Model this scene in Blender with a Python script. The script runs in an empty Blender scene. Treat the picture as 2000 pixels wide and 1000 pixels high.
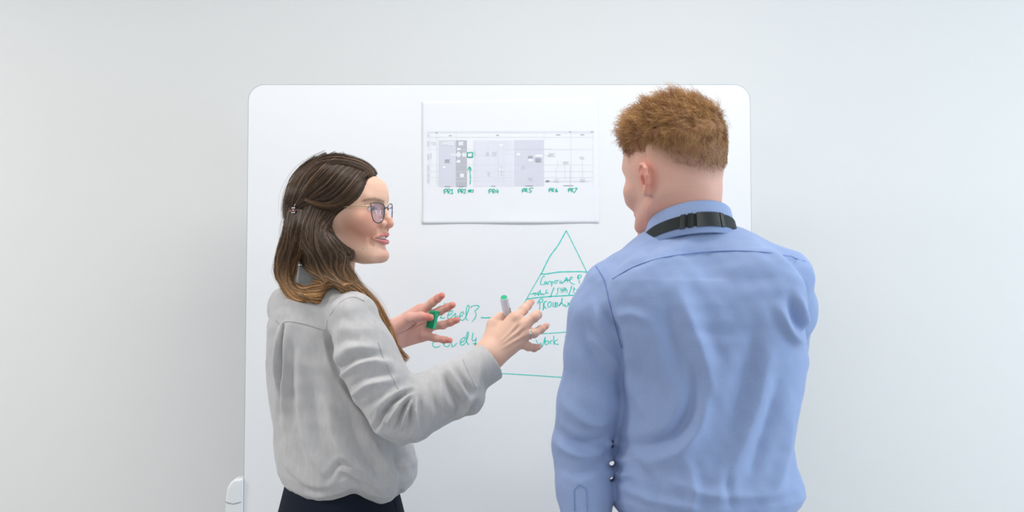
import bpy, bmesh, math, random
import numpy as np
from mathutils import Vector, Matrix

# ------------------------------------------------------------------ camera, light, exposure
scene = bpy.context.scene
COL = scene.collection
FPX = 2465.0            # focal length in pixels of the 2000 px wide frame
CAM = (0.0, -3.0, 1.5)
cam_data = bpy.data.cameras.new('camera')
cam_data.sensor_width = 36.0
cam_data.lens = 36.0 * FPX / 2000.0
cam_data.clip_start = 0.05
cam_data.dof.use_dof = True
cam_data.dof.focus_distance = 2.60
cam_data.dof.aperture_fstop = 4.5
cam = bpy.data.objects.new('camera', cam_data)
COL.objects.link(cam)
cam.location = CAM
cam.rotation_euler = (math.radians(90), 0, 0)
scene.camera = cam

world = bpy.data.worlds.new('world'); scene.world = world
world.use_nodes = True
_bg = world.node_tree.nodes['Background']
_bg.inputs['Color'].default_value = (0.90, 0.96, 1.0, 1)
_bg.inputs['Strength'].default_value = 0.63

def area_light(name, loc, rot, sx, sy, power, color):
    l = bpy.data.lights.new(name, 'AREA'); l.shape = 'RECTANGLE'
    l.size = sx; l.size_y = sy; l.energy = power; l.color = color
    o = bpy.data.objects.new(name, l); COL.objects.link(o)
    o.location = loc; o.rotation_euler = rot
    return o
# daylight entering by the window in the right-hand wall
area_light('window_daylight', (3.62, -1.6, 1.65), (0, math.radians(90), 0), 1.7, 2.6, 120, (0.70, 0.88, 1.0))

scene.view_settings.view_transform = 'Standard'
scene.view_settings.look = 'None'
scene.view_settings.exposure = -0.72
scene.view_settings.gamma = 1.0
scene.view_settings.use_curve_mapping = False
try:
    scene.cycles.use_denoising = True
except Exception:
    pass
# ------------------------------------------------------------------ helpers
R = math.radians
rng = np.random.default_rng(7)
def P(px, py, Y):
    d = Y - CAM[1]
    return np.array(((px - 1000.0) * d / FPX, Y, CAM[2] - (py - 500.0) * d / FPX))
def tag(o, label=None, cat=None, group=None, kind=None):
    if label: o['label'] = label
    if cat: o['category'] = cat
    if group: o['group'] = group
    if kind: o['kind'] = kind
    return o
def empty(name, loc=(0, 0, 0)):
    o = bpy.data.objects.new(name, None); COL.objects.link(o); o.location = loc
    o.empty_display_size = 0.1
    return o
def link(name, me, mat=None, parent=None):
    o = bpy.data.objects.new(name, me); COL.objects.link(o)
    if mat is not None and not me.materials: me.materials.append(mat)
    if parent is not None:
        o.parent = parent
        base = parent
        off = Vector((0, 0, 0))
        while base is not None:
            off += base.location; base = base.parent
        o.location = -off          # meshes are written in world coordinates
    return o
def np_mesh(name, V, faces, smooth=True):
    """V (n,3); faces: (m,k) integer array"""
    V = np.asarray(V, np.float32); Fc = np.asarray(faces, np.int32)
    me = bpy.data.meshes.new(name)
    m, k = Fc.shape
    me.vertices.add(len(V)); me.vertices.foreach_set('co', V.ravel())
    me.loops.add(m * k); me.loops.foreach_set('vertex_index', Fc.ravel())
    me.polygons.add(m)
    me.polygons.foreach_set('loop_start', np.arange(0, m * k, k, dtype=np.int32))
    me.polygons.foreach_set('loop_total', np.full(m, k, np.int32))
    me.update(calc_edges=True)
    me.polygons.foreach_set('use_smooth', np.full(m, smooth, bool))
    return me
def set_col(me, C, name='col'):
    a = me.color_attributes.new(name, 'FLOAT_COLOR', 'POINT')
    C = np.asarray(C, np.float32)
    if C.shape[1] == 3: C = np.concatenate([C, np.ones((len(C), 1), np.float32)], 1)
    a.data.foreach_set('color', C.ravel())
def merge_np(parts):
    """parts: list of (V, quads[, C]) -> one"""
    Vs, Fs, Cs, n = [], [], [], 0
    for p in parts:
        Vs.append(p[0]); Fs.append(np.asarray(p[1]) + n); n += len(p[0])
        if len(p) > 2: Cs.append(p[2])
    return np.concatenate(Vs), np.concatenate(Fs), (np.concatenate(Cs) if Cs else None)
def bm_mesh(name, bm, smooth=False):
    me = bpy.data.meshes.new(name); bmesh.ops.recalc_face_normals(bm, faces=bm.faces)
    bm.to_mesh(me); bm.free()
    if smooth:
        for p in me.polygons: p.use_smooth = True
    return me
def box_mesh(name, lo, hi, bevel=0.0, seg=2):
    bm = bmesh.new()
    bmesh.ops.create_cube(bm, size=1)
    for v in bm.verts:
        for i in range(3): v.co[i] = lo[i] + (v.co[i] + 0.5) * (hi[i] - lo[i])
    if bevel > 0:
        bmesh.ops.bevel(bm, geom=bm.edges[:], offset=bevel, segments=seg, affect='EDGES', profile=0.5)
    return bm_mesh(name, bm)
def cr(pts, n):
    """Catmull-Rom resample of a polyline to n points"""
    pts = np.asarray(pts, float)
    if len(pts) < 3:
        t = np.linspace(0, 1, n)[:, None]
        return pts[0] * (1 - t) + pts[-1] * t
    Q = np.concatenate([[2 * pts[0] - pts[1]], pts, [2 * pts[-1] - pts[-2]]])
    t = np.linspace(0, len(pts) - 1 - 1e-6, n)
    i = t.astype(int); f = (t - i)[:, None]
    p0, p1, p2, p3 = Q[i], Q[i + 1], Q[i + 2], Q[i + 3]
    return 0.5 * (2 * p1 + (p2 - p0) * f + (2 * p0 - 5 * p1 + 4 * p2 - p3) * f ** 2 + (3 * p1 - p0 - 3 * p2 + p3) * f ** 3)
def tube_np(pts, rad, sides=8, cap=True, flat=1.0, up=None):
    """one tube along pts (n,3); rad scalar or (n,); flat squashes one axis"""
    pts = np.asarray(pts, float); n = len(pts)
    rad = np.broadcast_to(np.asarray(rad, float), (n,))
    T = np.gradient(pts, axis=0); T /= np.linalg.norm(T, axis=1)[:, None] + 1e-12
    ref = np.array(up if up is not None else (0.0, 0.0, 1.0))
    if up is None and abs(T[:, 2]).mean() > 0.8: ref = np.array((0.0, 1.0, 0.0))
    A = np.cross(T, ref); A /= np.linalg.norm(A, axis=1)[:, None] + 1e-12
    B = np.cross(A, T)
    an = np.linspace(0, 2 * np.pi, sides, endpoint=False)
    V = pts[:, None] + rad[:, None, None] * (A[:, None] * np.cos(an)[None, :, None] + flat * B[:, None] * np.sin(an)[None, :, None])
    V = V.reshape(-1, 3)
    i = np.arange(n - 1)[:, None] * sides; j = np.arange(sides)[None]; j2 = (j + 1) % sides
    Fq = np.stack([i + j, i + j2, i + sides + j2, i + sides + j], -1).reshape(-1, 4)
    if cap:
        V = np.concatenate([V, pts[:1], pts[-1:]])
        c0, c1 = n * sides, n * sides + 1
        jj = np.arange(sides); k2 = (jj + 1) % sides
        Fq = np.concatenate([Fq, np.stack([np.full(sides, c0), k2, jj, jj], -1)[:, [0, 1, 2, 2]],
                             np.stack([np.full(sides, c1), (n - 1) * sides + jj, (n - 1) * sides + k2, (n - 1) * sides + k2], -1)])
    return V, Fq
def fix_tris(Fq): return Fq
def tube_obj(name, pts, rad, mat, parent, sides=8, flat=1.0, up=None):
    V, Fq = tube_np(pts, rad, sides, True, flat, up)
    me = bpy.data.meshes.new(name)
    fl = [tuple(dict.fromkeys(f)) for f in Fq.tolist()]
    me.from_pydata(V.tolist(), [], fl); me.update()
    for p in me.polygons: p.use_smooth = True
    return link(name, me, mat, parent)
def lathe_np(a, b, prof, sides=24):
    """prof: list of (t along a->b in metres, radius)"""
    a = np.asarray(a, float); b = np.asarray(b, float)
    T = (b - a) / np.linalg.norm(b - a)
    ref = np.array((0, 1.0, 0)) if abs(T[1]) < .8 else np.array((1.0, 0, 0))
    A = np.cross(T, ref); A /= np.linalg.norm(A); B = np.cross(T, A)
    an = np.linspace(0, 2 * np.pi, sides, endpoint=False)
    ring = A[None] * np.cos(an)[:, None] + B[None] * np.sin(an)[:, None]
    V = np.concatenate([a + T * t + ring * r for t, r in prof])
    n = len(prof)
    i = np.arange(n - 1)[:, None] * sides; j = np.arange(sides)[None]; j2 = (j + 1) % sides
    Fq = np.stack([i + j, i + j2, i + sides + j2, i + sides + j], -1).reshape(-1, 4)
    return V, Fq
def lathe_obj(name, a, b, prof, mat, parent, sides=24, smooth=True):
    V, Fq = lathe_np(a, b, prof, sides)
    me = np_mesh(name, V, Fq, smooth)
    bm = bmesh.new(); bm.from_mesh(me); bmesh.ops.remove_doubles(bm, verts=bm.verts, dist=1e-6)
    bmesh.ops.recalc_face_normals(bm, faces=bm.faces)
    bm.to_mesh(me); bm.free()
    for p in me.polygons: p.use_smooth = smooth
    return link(name, me, mat, parent)

# ---- signed distance modelling: solids are blended fields, meshed with surface nets
def smin(a, b, k):
    h = np.maximum(k - np.abs(a - b), 0) / k
    return np.minimum(a, b) - h * h * k * 0.25
def smax(a, b, k): return -smin(-a, -b, k)
def rcone(p, a, b, ra, rb):
    a = np.asarray(a, np.float32); b = np.asarray(b, np.float32)
    ab = b - a; L = float(ab @ ab) + 1e-12
    q = p - a
    h = np.clip((q @ ab) / L, 0, 1)
    d = q - h[:, None] * ab
    return np.sqrt((d * d).sum(1)) - (ra + (rb - ra) * h)
def chain(p, pts, rads, k=0.01):
    f = None
    for i in range(len(pts) - 1):
        g = rcone(p, pts[i], pts[i + 1], rads[i], rads[i + 1])
        f = g if f is None else smin(f, g, k)
    return f
def flatcone(p, a, b, ra, rb, n, sq):
    """rounded cone whose section is squashed by sq along direction n"""
    n = np.asarray(n, np.float32); n = n / np.linalg.norm(n)
    a = np.asarray(a, np.float32); b = np.asarray(b, np.float32)
    ab = b - a; ab2 = ab; L = float(ab2 @ ab2) + 1e-12
    q = p - a
    h = np.clip((q @ ab) / L, 0, 1)
    d = q - h[:, None] * ab
    dn = d @ n
    d2 = (d * d).sum(1) - dn * dn + (dn / sq) ** 2
    return (np.sqrt(d2) - (ra + (rb - ra) * h)) * min(1.0, sq + 0.15)
def ellip(p, c, r, rot=None):
    q = p - np.asarray(c, np.float32)
    if rot is not None: q = q @ np.asarray(rot, np.float32)
    r = np.asarray(r, np.float32)
    k0 = np.sqrt(((q / r) ** 2).sum(1)); k1 = np.sqrt(((q / (r * r)) ** 2).sum(1)) + 1e-9
    return k0 * (k0 - 1.0) / k1
def zloft(p, zs, cx, cy, rx, ry, yaw=0.0, n=2.0):
    """stack of (super)ellipses along z; zs ascending; capped by z-range"""
    z = p[:, 2]
    g = lambda t: np.interp(z, zs, t).astype(np.float32)
    dx = p[:, 0] - g(cx); dy = p[:, 1] - g(cy)
    c, s = math.cos(yaw), math.sin(yaw)
    u = dx * c + dy * s; v = -dx * s + dy * c
    a = g(rx); b = g(ry)
    k = (np.abs(u / a) ** n + np.abs(v / b) ** n) ** (1.0 / n)
    f = (k - 1.0) * np.minimum(a, b)
    cap = np.maximum(zs[0] - z, z - zs[-1])
    return np.maximum(f, cap)
def mesh_sdf(f, lo, hi, h, newton=1, slack=1.7):
    B = 8
    lo = np.asarray(lo, float); hi = np.asarray(hi, float)
    nb = np.ceil((hi - lo) / (h * B)).astype(int) + 1
    c = [(np.arange(nb[i]) * B + (B - 1) / 2) * h + lo[i] for i in range(3)]
    bc = np.stack(np.meshgrid(*c, indexing='ij'), -1).reshape(-1, 3).astype(np.float32)
    fb = f(bc)
    act = np.abs(fb) < 0.87 * B * h * slack
    n = nb * B
    Fd = np.repeat(np.repeat(np.repeat(np.sign(fb).reshape(nb).astype(np.float32), B, 0), B, 1), B, 2)
    bi = np.stack(np.unravel_index(np.nonzero(act)[0], nb), -1) * B
    o = np.stack(np.meshgrid(np.arange(B), np.arange(B), np.arange(B), indexing='ij'), -1).reshape(-1, 3)
    CH = 1200
    for s in range(0, len(bi), CH):
        idx = (bi[s:s + CH, None] + o[None]).reshape(-1, 3)
        val = f((idx * h + lo).astype(np.float32))
        Fd[idx[:, 0], idx[:, 1], idx[:, 2]] = val
    S = Fd < 0
    cnt = np.zeros(n - 1, np.int8)
    for dx in (0, 1):
        for dy in (0, 1):
            for dz in (0, 1):
                cnt += S[dx:n[0] - 1 + dx, dy:n[1] - 1 + dy, dz:n[2] - 1 + dz]
    ac = np.argwhere((cnt > 0) & (cnt < 8))
    cv = {}
    for dx in (0, 1):
        for dy in (0, 1):
            for dz in (0, 1):
                cv[dx, dy, dz] = Fd[ac[:, 0] + dx, ac[:, 1] + dy, ac[:, 2] + dz]
    acc = np.zeros((len(ac), 3)); num = np.zeros(len(ac))
    for a in cv:
        for ax in range(3):
            if a[ax] == 1: continue
            b = list(a); b[ax] = 1; b = tuple(b)
            va, vb = cv[a], cv[b]
            m = (va < 0) != (vb < 0)
            t = va[m] / (va[m] - vb[m])
            pt = np.tile(np.array(a, float), (m.sum(), 1)); pt[:, ax] = t
            acc[m] += pt; num[m] += 1
    V = (ac + acc / num[:, None]) * h + lo
    ids = np.full(n - 1, -1, np.int32); ids[ac[:, 0], ac[:, 1], ac[:, 2]] = np.arange(len(ac))
    quads = []
    for ax in range(3):
        sl0 = [slice(None)] * 3; sl1 = [slice(None)] * 3
        sl0[ax] = slice(0, -1); sl1[ax] = slice(1, None)
        e = np.argwhere(S[tuple(sl0)] != S[tuple(sl1)])
        b, c2 = (ax + 1) % 3, (ax + 2) % 3
        ok = (e[:, b] > 0) & (e[:, c2] > 0) & (e[:, b] < n[b] - 1) & (e[:, c2] < n[c2] - 1)
        e = e[ok]
        ins = S[e[:, 0], e[:, 1], e[:, 2]]
        def cell(db, dc):
            q = e.copy(); q[:, b] += db; q[:, c2] += dc
            return ids[q[:, 0], q[:, 1], q[:, 2]]
        q = np.stack([cell(-1, -1), cell(0, -1), cell(0, 0), cell(-1, 0)], -1)
        q[~ins] = q[~ins][:, ::-1]
        quads.append(q)
    Q = np.concatenate(quads)
    Q = Q[(Q >= 0).all(1)]
    V = V.astype(np.float32)
    for _ in range(newton):
        g, f0 = grad(f, V, h * 0.5)
        l = (g * g).sum(1)
        V = V - np.clip(f0 / np.maximum(l, 0.05), -h, h)[:, None] * g
    return V, Q
def grad(f, V, e):
    f0 = f(V); g = np.zeros_like(V)
    for i in range(3):
        d = np.zeros(3, np.float32); d[i] = e
        g[:, i] = (f(V + d) - f(V - d)) / (2 * e)
    return g, f0
def normals(f, V, e=0.004):
    g, _ = grad(f, V, e)
    return g / (np.linalg.norm(g, axis=1)[:, None] + 1e-9)
def keep(V, Q, mask):
    """drop faces with any vertex outside mask"""
    Q = Q[mask[Q].all(1)]
    u, inv = np.unique(Q, return_inverse=True)
    return V[u], inv.reshape(Q.shape), u
def snoise(p, scale, seed=0, n=7):
    """smooth wave noise, about -1..1"""
    r = np.random.default_rng(seed)
    out = 0
    for i in range(n):
        d = r.normal(size=3); d /= np.linalg.norm(d)
        fr = r.uniform(0.6, 1.6) / scale * 2 * np.pi
        out = out + np.sin((p @ d.astype(np.float32)) * fr + r.uniform(0, 6.28))
    return out / math.sqrt(n)
def seg_dist2d(x, z, poly):
    """distance to a 2-D polyline and position 0..1 along it"""
    best = np.full(len(x), 1e9); tt = np.zeros(len(x)); sd = np.zeros(len(x))
    poly = np.asarray(poly, float); L = np.linalg.norm(np.diff(poly, axis=0), axis=1); tot = L.sum(); acc = 0
    for i in range(len(poly) - 1):
        a, b = poly[i], poly[i + 1]; d = b - a
        h = np.clip(((x - a[0]) * d[0] + (z - a[1]) * d[1]) / (d @ d + 1e-12), 0, 1)
        ex = x - a[0] - h * d[0]; ez = z - a[1] - h * d[1]
        q = np.hypot(ex, ez)
        m = q < best
        best[m] = q[m]; tt[m] = ((acc + h * L[i]) / tot)[m]; sd[m] = np.sign(d[0] * ez - d[1] * ex)[m]
        acc += L[i]
    return best, tt, sd
def folds(V, N, lst, Yref, side=-1):
    """displace the half facing `side` of y by a list of cloth folds:
    (points [(px,py)...], half-width mm, height mm) ; negative height = groove.
    each fold is a soft ridge lying along a path over the cloth"""
    x = V[:, 0].astype(float); z = V[:, 2].astype(float)
    out = np.zeros(len(V))
    m = np.clip(N[:, 1] * side * 3.0 + 0.6, 0, 1)
    for pts, w, amp in lst:
        poly = np.array([P(a, b, Yref)[[0, 2]] for a, b in cr(pts, max(2, 4 * len(pts)))])
        w = w / 1000.0
        sel = (x > poly[:, 0].min() - 3 * w) & (x < poly[:, 0].max() + 3 * w) & (z > poly[:, 1].min() - 3 * w) & (z < poly[:, 1].max() + 3 * w)
        if not sel.any(): continue
        d, t, sd = seg_dist2d(x[sel], z[sel], poly)
        prof = 1.25 * np.exp(-(d / w) ** 1.6) - 0.4 * np.exp(-((d - 1.7 * w) / w) ** 2)
        out[sel] += amp / 1000.0 * prof * np.sin(np.pi * np.clip(t * 0.94 + 0.03, 0, 1)) ** 0.6
    return out * m

# ---- materials
def mat(name, color=(0.8, 0.8, 0.8), rough=0.5, spec=0.5, metal=0.0, **kw):
    m = bpy.data.materials.new(name); m.use_nodes = True
    b = m.node_tree.nodes['Principled BSDF']
    b.inputs['Base Color'].default_value = (*color, 1)
    b.inputs['Roughness'].default_value = rough
    b.inputs['Specular IOR Level'].default_value = spec
    b.inputs['Metallic'].default_value = metal
    for k, v in kw.items(): b.inputs[k].default_value = v
    return m
def nodes(m): return m.node_tree.nodes, m.node_tree.links, m.node_tree.nodes['Principled BSDF']
def srgb(r, g, b):
    f = lambda c: (c / 255 / 12.92) if c / 255 <= 0.04045 else ((c / 255 + 0.055) / 1.055) ** 2.4
    return (f(r), f(g), f(b))
def noise_bump(m, scale, strength, dist=0.001, detail=3.0, color_amt=0.0, coord='Object'):
    N, L, b = nodes(m)
    tc = N.new('ShaderNodeTexCoord'); nz = N.new('ShaderNodeTexNoise')
    nz.inputs['Scale'].default_value = scale; nz.inputs['Detail'].default_value = detail
    L.new(tc.outputs[coord], nz.inputs['Vector'])
    bp = N.new('ShaderNodeBump'); bp.inputs['Strength'].default_value = strength; bp.inputs['Distance'].default_value = dist
    L.new(nz.outputs['Fac'], bp.inputs['Height']); L.new(bp.outputs['Normal'], b.inputs['Normal'])
    if color_amt > 0:
        base = tuple(b.inputs['Base Color'].default_value)
        mx = N.new('ShaderNodeMix'); mx.data_type = 'RGBA'
        mx.inputs['A'].default_value = tuple(c * (1 - color_amt) for c in base[:3]) + (1,)
        mx.inputs['B'].default_value = tuple(min(1, c * (1 + color_amt)) for c in base[:3]) + (1,)
        L.new(nz.outputs['Fac'], mx.inputs['Factor']); L.new(mx.outputs['Result'], b.inputs['Base Color'])
    return m
def vcol_mat(name, rough=0.5, spec=0.4, **kw):
    m = mat(name, (0.8, 0.8, 0.8), rough, spec, **kw)
    N, L, b = nodes(m)
    a = N.new('ShaderNodeAttribute'); a.attribute_name = 'col'
    L.new(a.outputs['Color'], b.inputs['Base Color'])
    return m
# ------------------------------------------------------------------ the room
WALL_Y = 0.42
M_wall = noise_bump(mat('wall_paint', srgb(236, 236, 236), 0.75, 0.25), 240, 0.06, 0.0006, color_amt=0.01)
M_ceil = noise_bump(mat('ceiling_tile', srgb(238, 238, 236), 0.9, 0.2), 180, 0.2, 0.001)
M_floor = noise_bump(mat('carpet', srgb(196, 196, 198), 0.95, 0.1), 600, 0.6, 0.002, color_amt=0.12)
M_white_metal = mat('white_powder_coat', srgb(238, 241, 243), 0.32, 0.5)
M_grey_plastic = mat('dark_grey_plastic', srgb(60, 62, 66), 0.5, 0.4)
M_window_frame = mat('window_frame_white', srgb(235, 238, 240), 0.4, 0.5)

def struct(name, me, m, parent=None):
    o = link(name, me, m, parent)
    if parent is None: o['kind'] = 'structure'
    return o
X0, X1, Y0, ZC = -4.0, 3.5, -6.0, 2.75
struct('floor', box_mesh('floor', (X0, Y0, -0.1), (X1, WALL_Y, 0.0)), M_floor)
struct('wall_back', box_mesh('wall_back', (X0, WALL_Y, 0.0), (X1, WALL_Y + 0.12, ZC)), M_wall)
struct('wall_left', box_mesh('wall_left', (X0 - 0.12, Y0, 0.0), (X0, WALL_Y + 0.12, ZC)), M_wall)
# right wall with a window opening (y -2.9..-0.3, z 0.8..2.5)
wy0, wy1, wz0, wz1 = -2.9, -0.3, 0.8, 2.5
bm = bmesh.new()
def addbox(bm, lo, hi):
    r = bmesh.ops.create_cube(bm, size=1)['verts']
    for v in r:
        for i in range(3): v.co[i] = lo[i] + (v.co[i] + 0.5) * (hi[i] - lo[i])
addbox(bm, (X1, Y0, 0), (X1 + 0.12, wy0, ZC)); addbox(bm, (X1, wy1, 0), (X1 + 0.12, WALL_Y + 0.12, ZC))
addbox(bm, (X1, wy0, 0), (X1 + 0.12, wy1, wz0)); addbox(bm, (X1, wy0, wz1), (X1 + 0.12, wy1, ZC))
struct('wall_right', bm_mesh('wall_right', bm), M_wall)
bm = bmesh.new()
for lo, hi in (((X1 - .01, wy0, wz0), (X1 + .05, wy0 + .05, wz1)), ((X1 - .01, wy1 - .05, wz0), (X1 + .05, wy1, wz1)),
               ((X1 - .01, wy0, wz0), (X1 + .05, wy1, wz0 + .05)), ((X1 - .01, wy0, wz1 - .05), (X1 + .05, wy1, wz1)),
               ((X1 - .01, -1.625, wz0), (X1 + .05, -1.575, wz1))):
    addbox(bm, lo, hi)
wn = struct('window_1', bm_mesh('window_1', bm), M_window_frame)
M_pane = mat('window_glass', (1, 1, 1), .02, .5)
_N, _L, _b = nodes(M_pane)
_tr = _N.new('ShaderNodeBsdfTransparent'); _gs = _N.new('ShaderNodeBsdfGlossy'); _gs.inputs['Roughness'].default_value = .02
_mx = _N.new('ShaderNodeMixShader'); _mx.inputs[0].default_value = .06; _L.new(_tr.outputs[0], _mx.inputs[1]); _L.new(_gs.outputs[0], _mx.inputs[2]); _L.new(_mx.outputs[0], _N['Material Output'].inputs['Surface'])
for a_, b_ in ((wy0 + .05, -1.625), (-1.575, wy1 - .05)):
    struct('pane', box_mesh('pane', (X1 + .018, a_, wz0 + .05), (X1 + .022, b_, wz1 - .05)), M_pane, wn)
struct('ceiling', box_mesh('ceiling', (X0, Y0, ZC), (X1, WALL_Y + 0.12, ZC + 0.1)), M_ceil)
for k, (lo, hi) in enumerate((((X0, WALL_Y - .012, 0), (X1, WALL_Y, .09)),)):
    struct('baseboard_back', box_mesh('baseboard_back', lo, hi, 0.003), M_window_frame)

# recessed ceiling light panels, each with its own lamp
M_panel = mat('lamp_diffuser', (0.95, 0.95, 0.93), 0.5, 0.3)
_pn, _pl, _pb = nodes(M_panel)
_pb.inputs['Emission Color'].default_value = (1.0, 0.97, 0.92, 1); _pb.inputs['Emission Strength'].default_value = 1.5
def panel(x, y, sx, sy, power, label):
    t = empty('ceiling_light', (x, y, ZC)); tag(t, label, 'ceiling light', 'ceiling light panels')
    bm = bmesh.new()
    f = 0.025
    for lo, hi in (((-sx/2, -sy/2), (sx/2, -sy/2 + f)), ((-sx/2, sy/2 - f), (sx/2, sy/2)),
                   ((-sx/2, -sy/2 + f), (-sx/2 + f, sy/2 - f)), ((sx/2 - f, -sy/2 + f), (sx/2, sy/2 - f))):
        addbox(bm, (x + lo[0], y + lo[1], ZC - .012), (x + hi[0], y + hi[1], ZC + .004))
    link('frame', bm_mesh('frame', bm), M_white_metal, t)
    link('diffuser', box_mesh('diffuser', (x - sx/2 + f, y - sy/2 + f, ZC - .008), (x + sx/2 - f, y + sy/2 - f, ZC - .001)), M_panel, t)
    l = area_light('ceiling_lamp', (x, y, ZC - .02), (0, 0, 0), sx - .06, sy - .06, power, (1.0, 0.975, 0.945))
    return t
panel(0.15, -0.78, 1.2, 0.6, 20, 'rectangular recessed ceiling light above the two people')
panel(-2.3, -1.1, 1.2, 0.6, 56, 'rectangular recessed ceiling light near the left wall')
panel(2.4, -1.1, 1.2, 0.6, 18, 'rectangular recessed ceiling light near the window wall')
panel(-1.1, -3.3, 1.2, 0.6, 22, 'rectangular recessed ceiling light behind the camera on the left')
panel(1.3, -3.3, 1.2, 0.6, 22, 'rectangular recessed ceiling light behind the camera on the right')

# ------------------------------------------------------------------ whiteboard on its mobile stand
BT = math.tan(0.0565)       # the board leans back
def board_point(px, py, lift=0.0):
    """where the line of sight through a pixel meets the board's face"""
    dx, dz = (px - 1000) / FPX, -(py - 500) / FPX
    # y = (z-1.5)*BT - lift ;  p = CAM + t*(dx,1,dz)
    t = (3.0 - lift) / (1 - dz * BT)
    return np.array((t * dx, -3.0 + t, 1.5 + t * dz))
M_board = mat('whiteboard_enamel', srgb(239, 240, 243), 0.22, 0.45)
noise_bump(M_board, 3.0, 0.02, 0.002, color_amt=0.004)
M_edge = mat('board_edge', srgb(150, 156, 162), 0.4, 0.5)
board = empty('whiteboard', (-0.03, 0.0, 0.0))
tag(board, 'tall white rounded whiteboard on a mobile stand with green handwriting', 'whiteboard')
bx0, bx1 = -0.6315, 0.5705
btop = board_point(975, 165)[2]; bbot = 0.16
def rounded_rect(x0, x1, z0, z1, r, n=10):
    pts = []
    for cx, cz, a0 in ((x1 - r, z1 - r, 0), (x0 + r, z1 - r, 90), (x0 + r, z0 + r, 180), (x1 - r, z0 + r, 270)):
        for i in range(n + 1):
            a = R(a0 + 90 * i / n); pts.append((cx + r * math.cos(a), cz + r * math.sin(a)))
    return pts
def plate(name, outline, y_front, thick, m, parent, bev=0.0):
    bm = bmesh.new()
    vf = [bm.verts.new((x, (z - 1.5) * BT + y_front, z)) for x, z in outline]
    f = bm.faces.new(vf)
    e = bmesh.ops.extrude_face_region(bm, geom=[f])
    for v in e['geom']:
        if isinstance(v, bmesh.types.BMVert): v.co.y += thick
    return link(name, bm_mesh(name, bm), m, parent)
plate('board_panel', rounded_rect(bx0 + .0012, bx1 - .0012, bbot, btop - .0012, .037), 0.0, 0.019, M_board, board)
# thin edge banding round the panel
ol = rounded_rect(bx0, bx1, bbot - .0012, btop, .038)
ol = np.array([(x, (z - 1.5) * BT + 0.0105, z) for x, z in ol + ol[:1]])
V, Fq = tube_np(ol, 0.010, 4, False)
bm = bmesh.new()
n = len(ol) - 1
inner = rounded_rect(bx0 + .0012, bx1 - .0012, bbot, btop - .0012, .037); outer = rounded_rect(bx0, bx1, bbot - .0012, btop, .038)
rows = []
for (ix, iz), (ox, oz) in zip(inner, outer):
    rows.append([bm.verts.new((ix, (iz - 1.5) * BT + .0004, iz)), bm.verts.new((ox, (oz - 1.5) * BT + .0012, oz)),
                 bm.verts.new((ox, (oz - 1.5) * BT + .0192, oz)), bm.verts.new((ix, (iz - 1.5) * BT + .0200, iz))])
for i in range(len(rows)):
    a, b = rows[i], rows[(i + 1) % len(rows)]
    for k in range(3): bm.faces.new((a[k], b[k], b[k + 1], a[k + 1]))
    bm.faces.new((a[3], b[3], b[0], a[0]))
link('edge_band', bm_mesh('edge_band', bm), M_edge, board)

# the stand: two tapering posts clasping the board's sides, feet with castors, a cross bar
zt = 1.5 - 0.435 * 3.0 / FPX * 1000 / 1000 * 1000 / 1000 if False else board_point(457, 935)[2]
def post(sx, xin):
    # outline in x-z (outer side rounded at the top), extruded in y
    out = [(xin, 0.06), (xin - sx * .052, 0.06), (xin - sx * .0405, zt - .045), (xin - sx * .037, zt - .022), (xin - sx * .030, zt - .008), (xin - sx * .020, zt), (xin, zt + .0015)]
    bm = bmesh.new()
    y0 = (zt - 1.5) * BT - .012
    vs = [bm.verts.new((x, y0, z)) for x, z in out]
    f = bm.faces.new(vs); e = bmesh.ops.extrude_face_region(bm, geom=[f])
    for v in e['geom']:
        if isinstance(v, bmesh.types.BMVert): v.co.y += .055
    eds = [e for e in bm.edges if abs(e.verts[0].co.y - e.verts[1].co.y) < 1e-6]
    bmesh.ops.bevel(bm, geom=eds, offset=.006, segments=3, affect='EDGES', profile=.5)
    me = bm_mesh('post', bm, False)
    o = link('post', me, M_white_metal, board)
    # cap seam
    y1 = y0 - .0006
    tube_obj('cap_seam', [(xin - sx * .0415, y1, zt - .052), (xin - sx * .022, y1, zt - .057), (xin - sx * .004, y1, zt - .052)], .0008, M_edge, o, 6)
    # foot
    ft = link('foot', box_mesh('foot', (min(xin, xin - sx * .05), -0.25, .055), (max(xin, xin - sx * .05), 0.32, .10), .008), M_white_metal, board)
    for yy in (-.21, .28):
        cx = xin - sx * .025
        w = lathe_obj('castor', (cx - .012, yy, .0278), (cx + .012, yy, .0278), [(0, 0), (0, .024), (.003, .0278), (.021, .0278), (.024, .024), (.024, 0)], M_grey_plastic, ft)
post(1, bx0 + .0002); post(-1, bx1 - .0002)
link('cross_bar', box_mesh('cross_bar', (bx0 - .02, .012, .075), (bx1 + .02, .042, .12), .004), M_white_metal, board)

# ------------------------------------------------------------------ sheet of paper on the board
M_paper = mat('paper', srgb(237, 238, 243), 0.6, 0.3)
sheet = empty('paper_sheet', board_point(996, 436, .001)); tag(sheet, 'A3 paper process chart with green PR labels taped to the whiteboard', 'paper')
TL, TR, BL, BR = (823.5, 198), (1169, 190.5), (824.5, 437), (1169.5, 436)
def sheet_uv(px, py):
    u = (px - 823.5) / 345.5; v = (py - 194) / 242.5
    return u, v
def curl(u, v):
    """how far the sheet stands off the board (m)"""
    c = 0.0004 + 0.0024 * max(0, (v - .86) / .14) ** 2 * (0.55 + 0.45 * math.cos(u * 9 + .8))
    c += 0.0009 * math.exp(-((u - .49) / .05) ** 2 - ((v - .62) / .18) ** 2) + 0.0016 * max(0, (u - .96) / .04) ** 2 * max(0, v - .2)
    c += 0.0003 * (1 + math.sin(u * 7 + v * 5)) * 0.5
    return c
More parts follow.
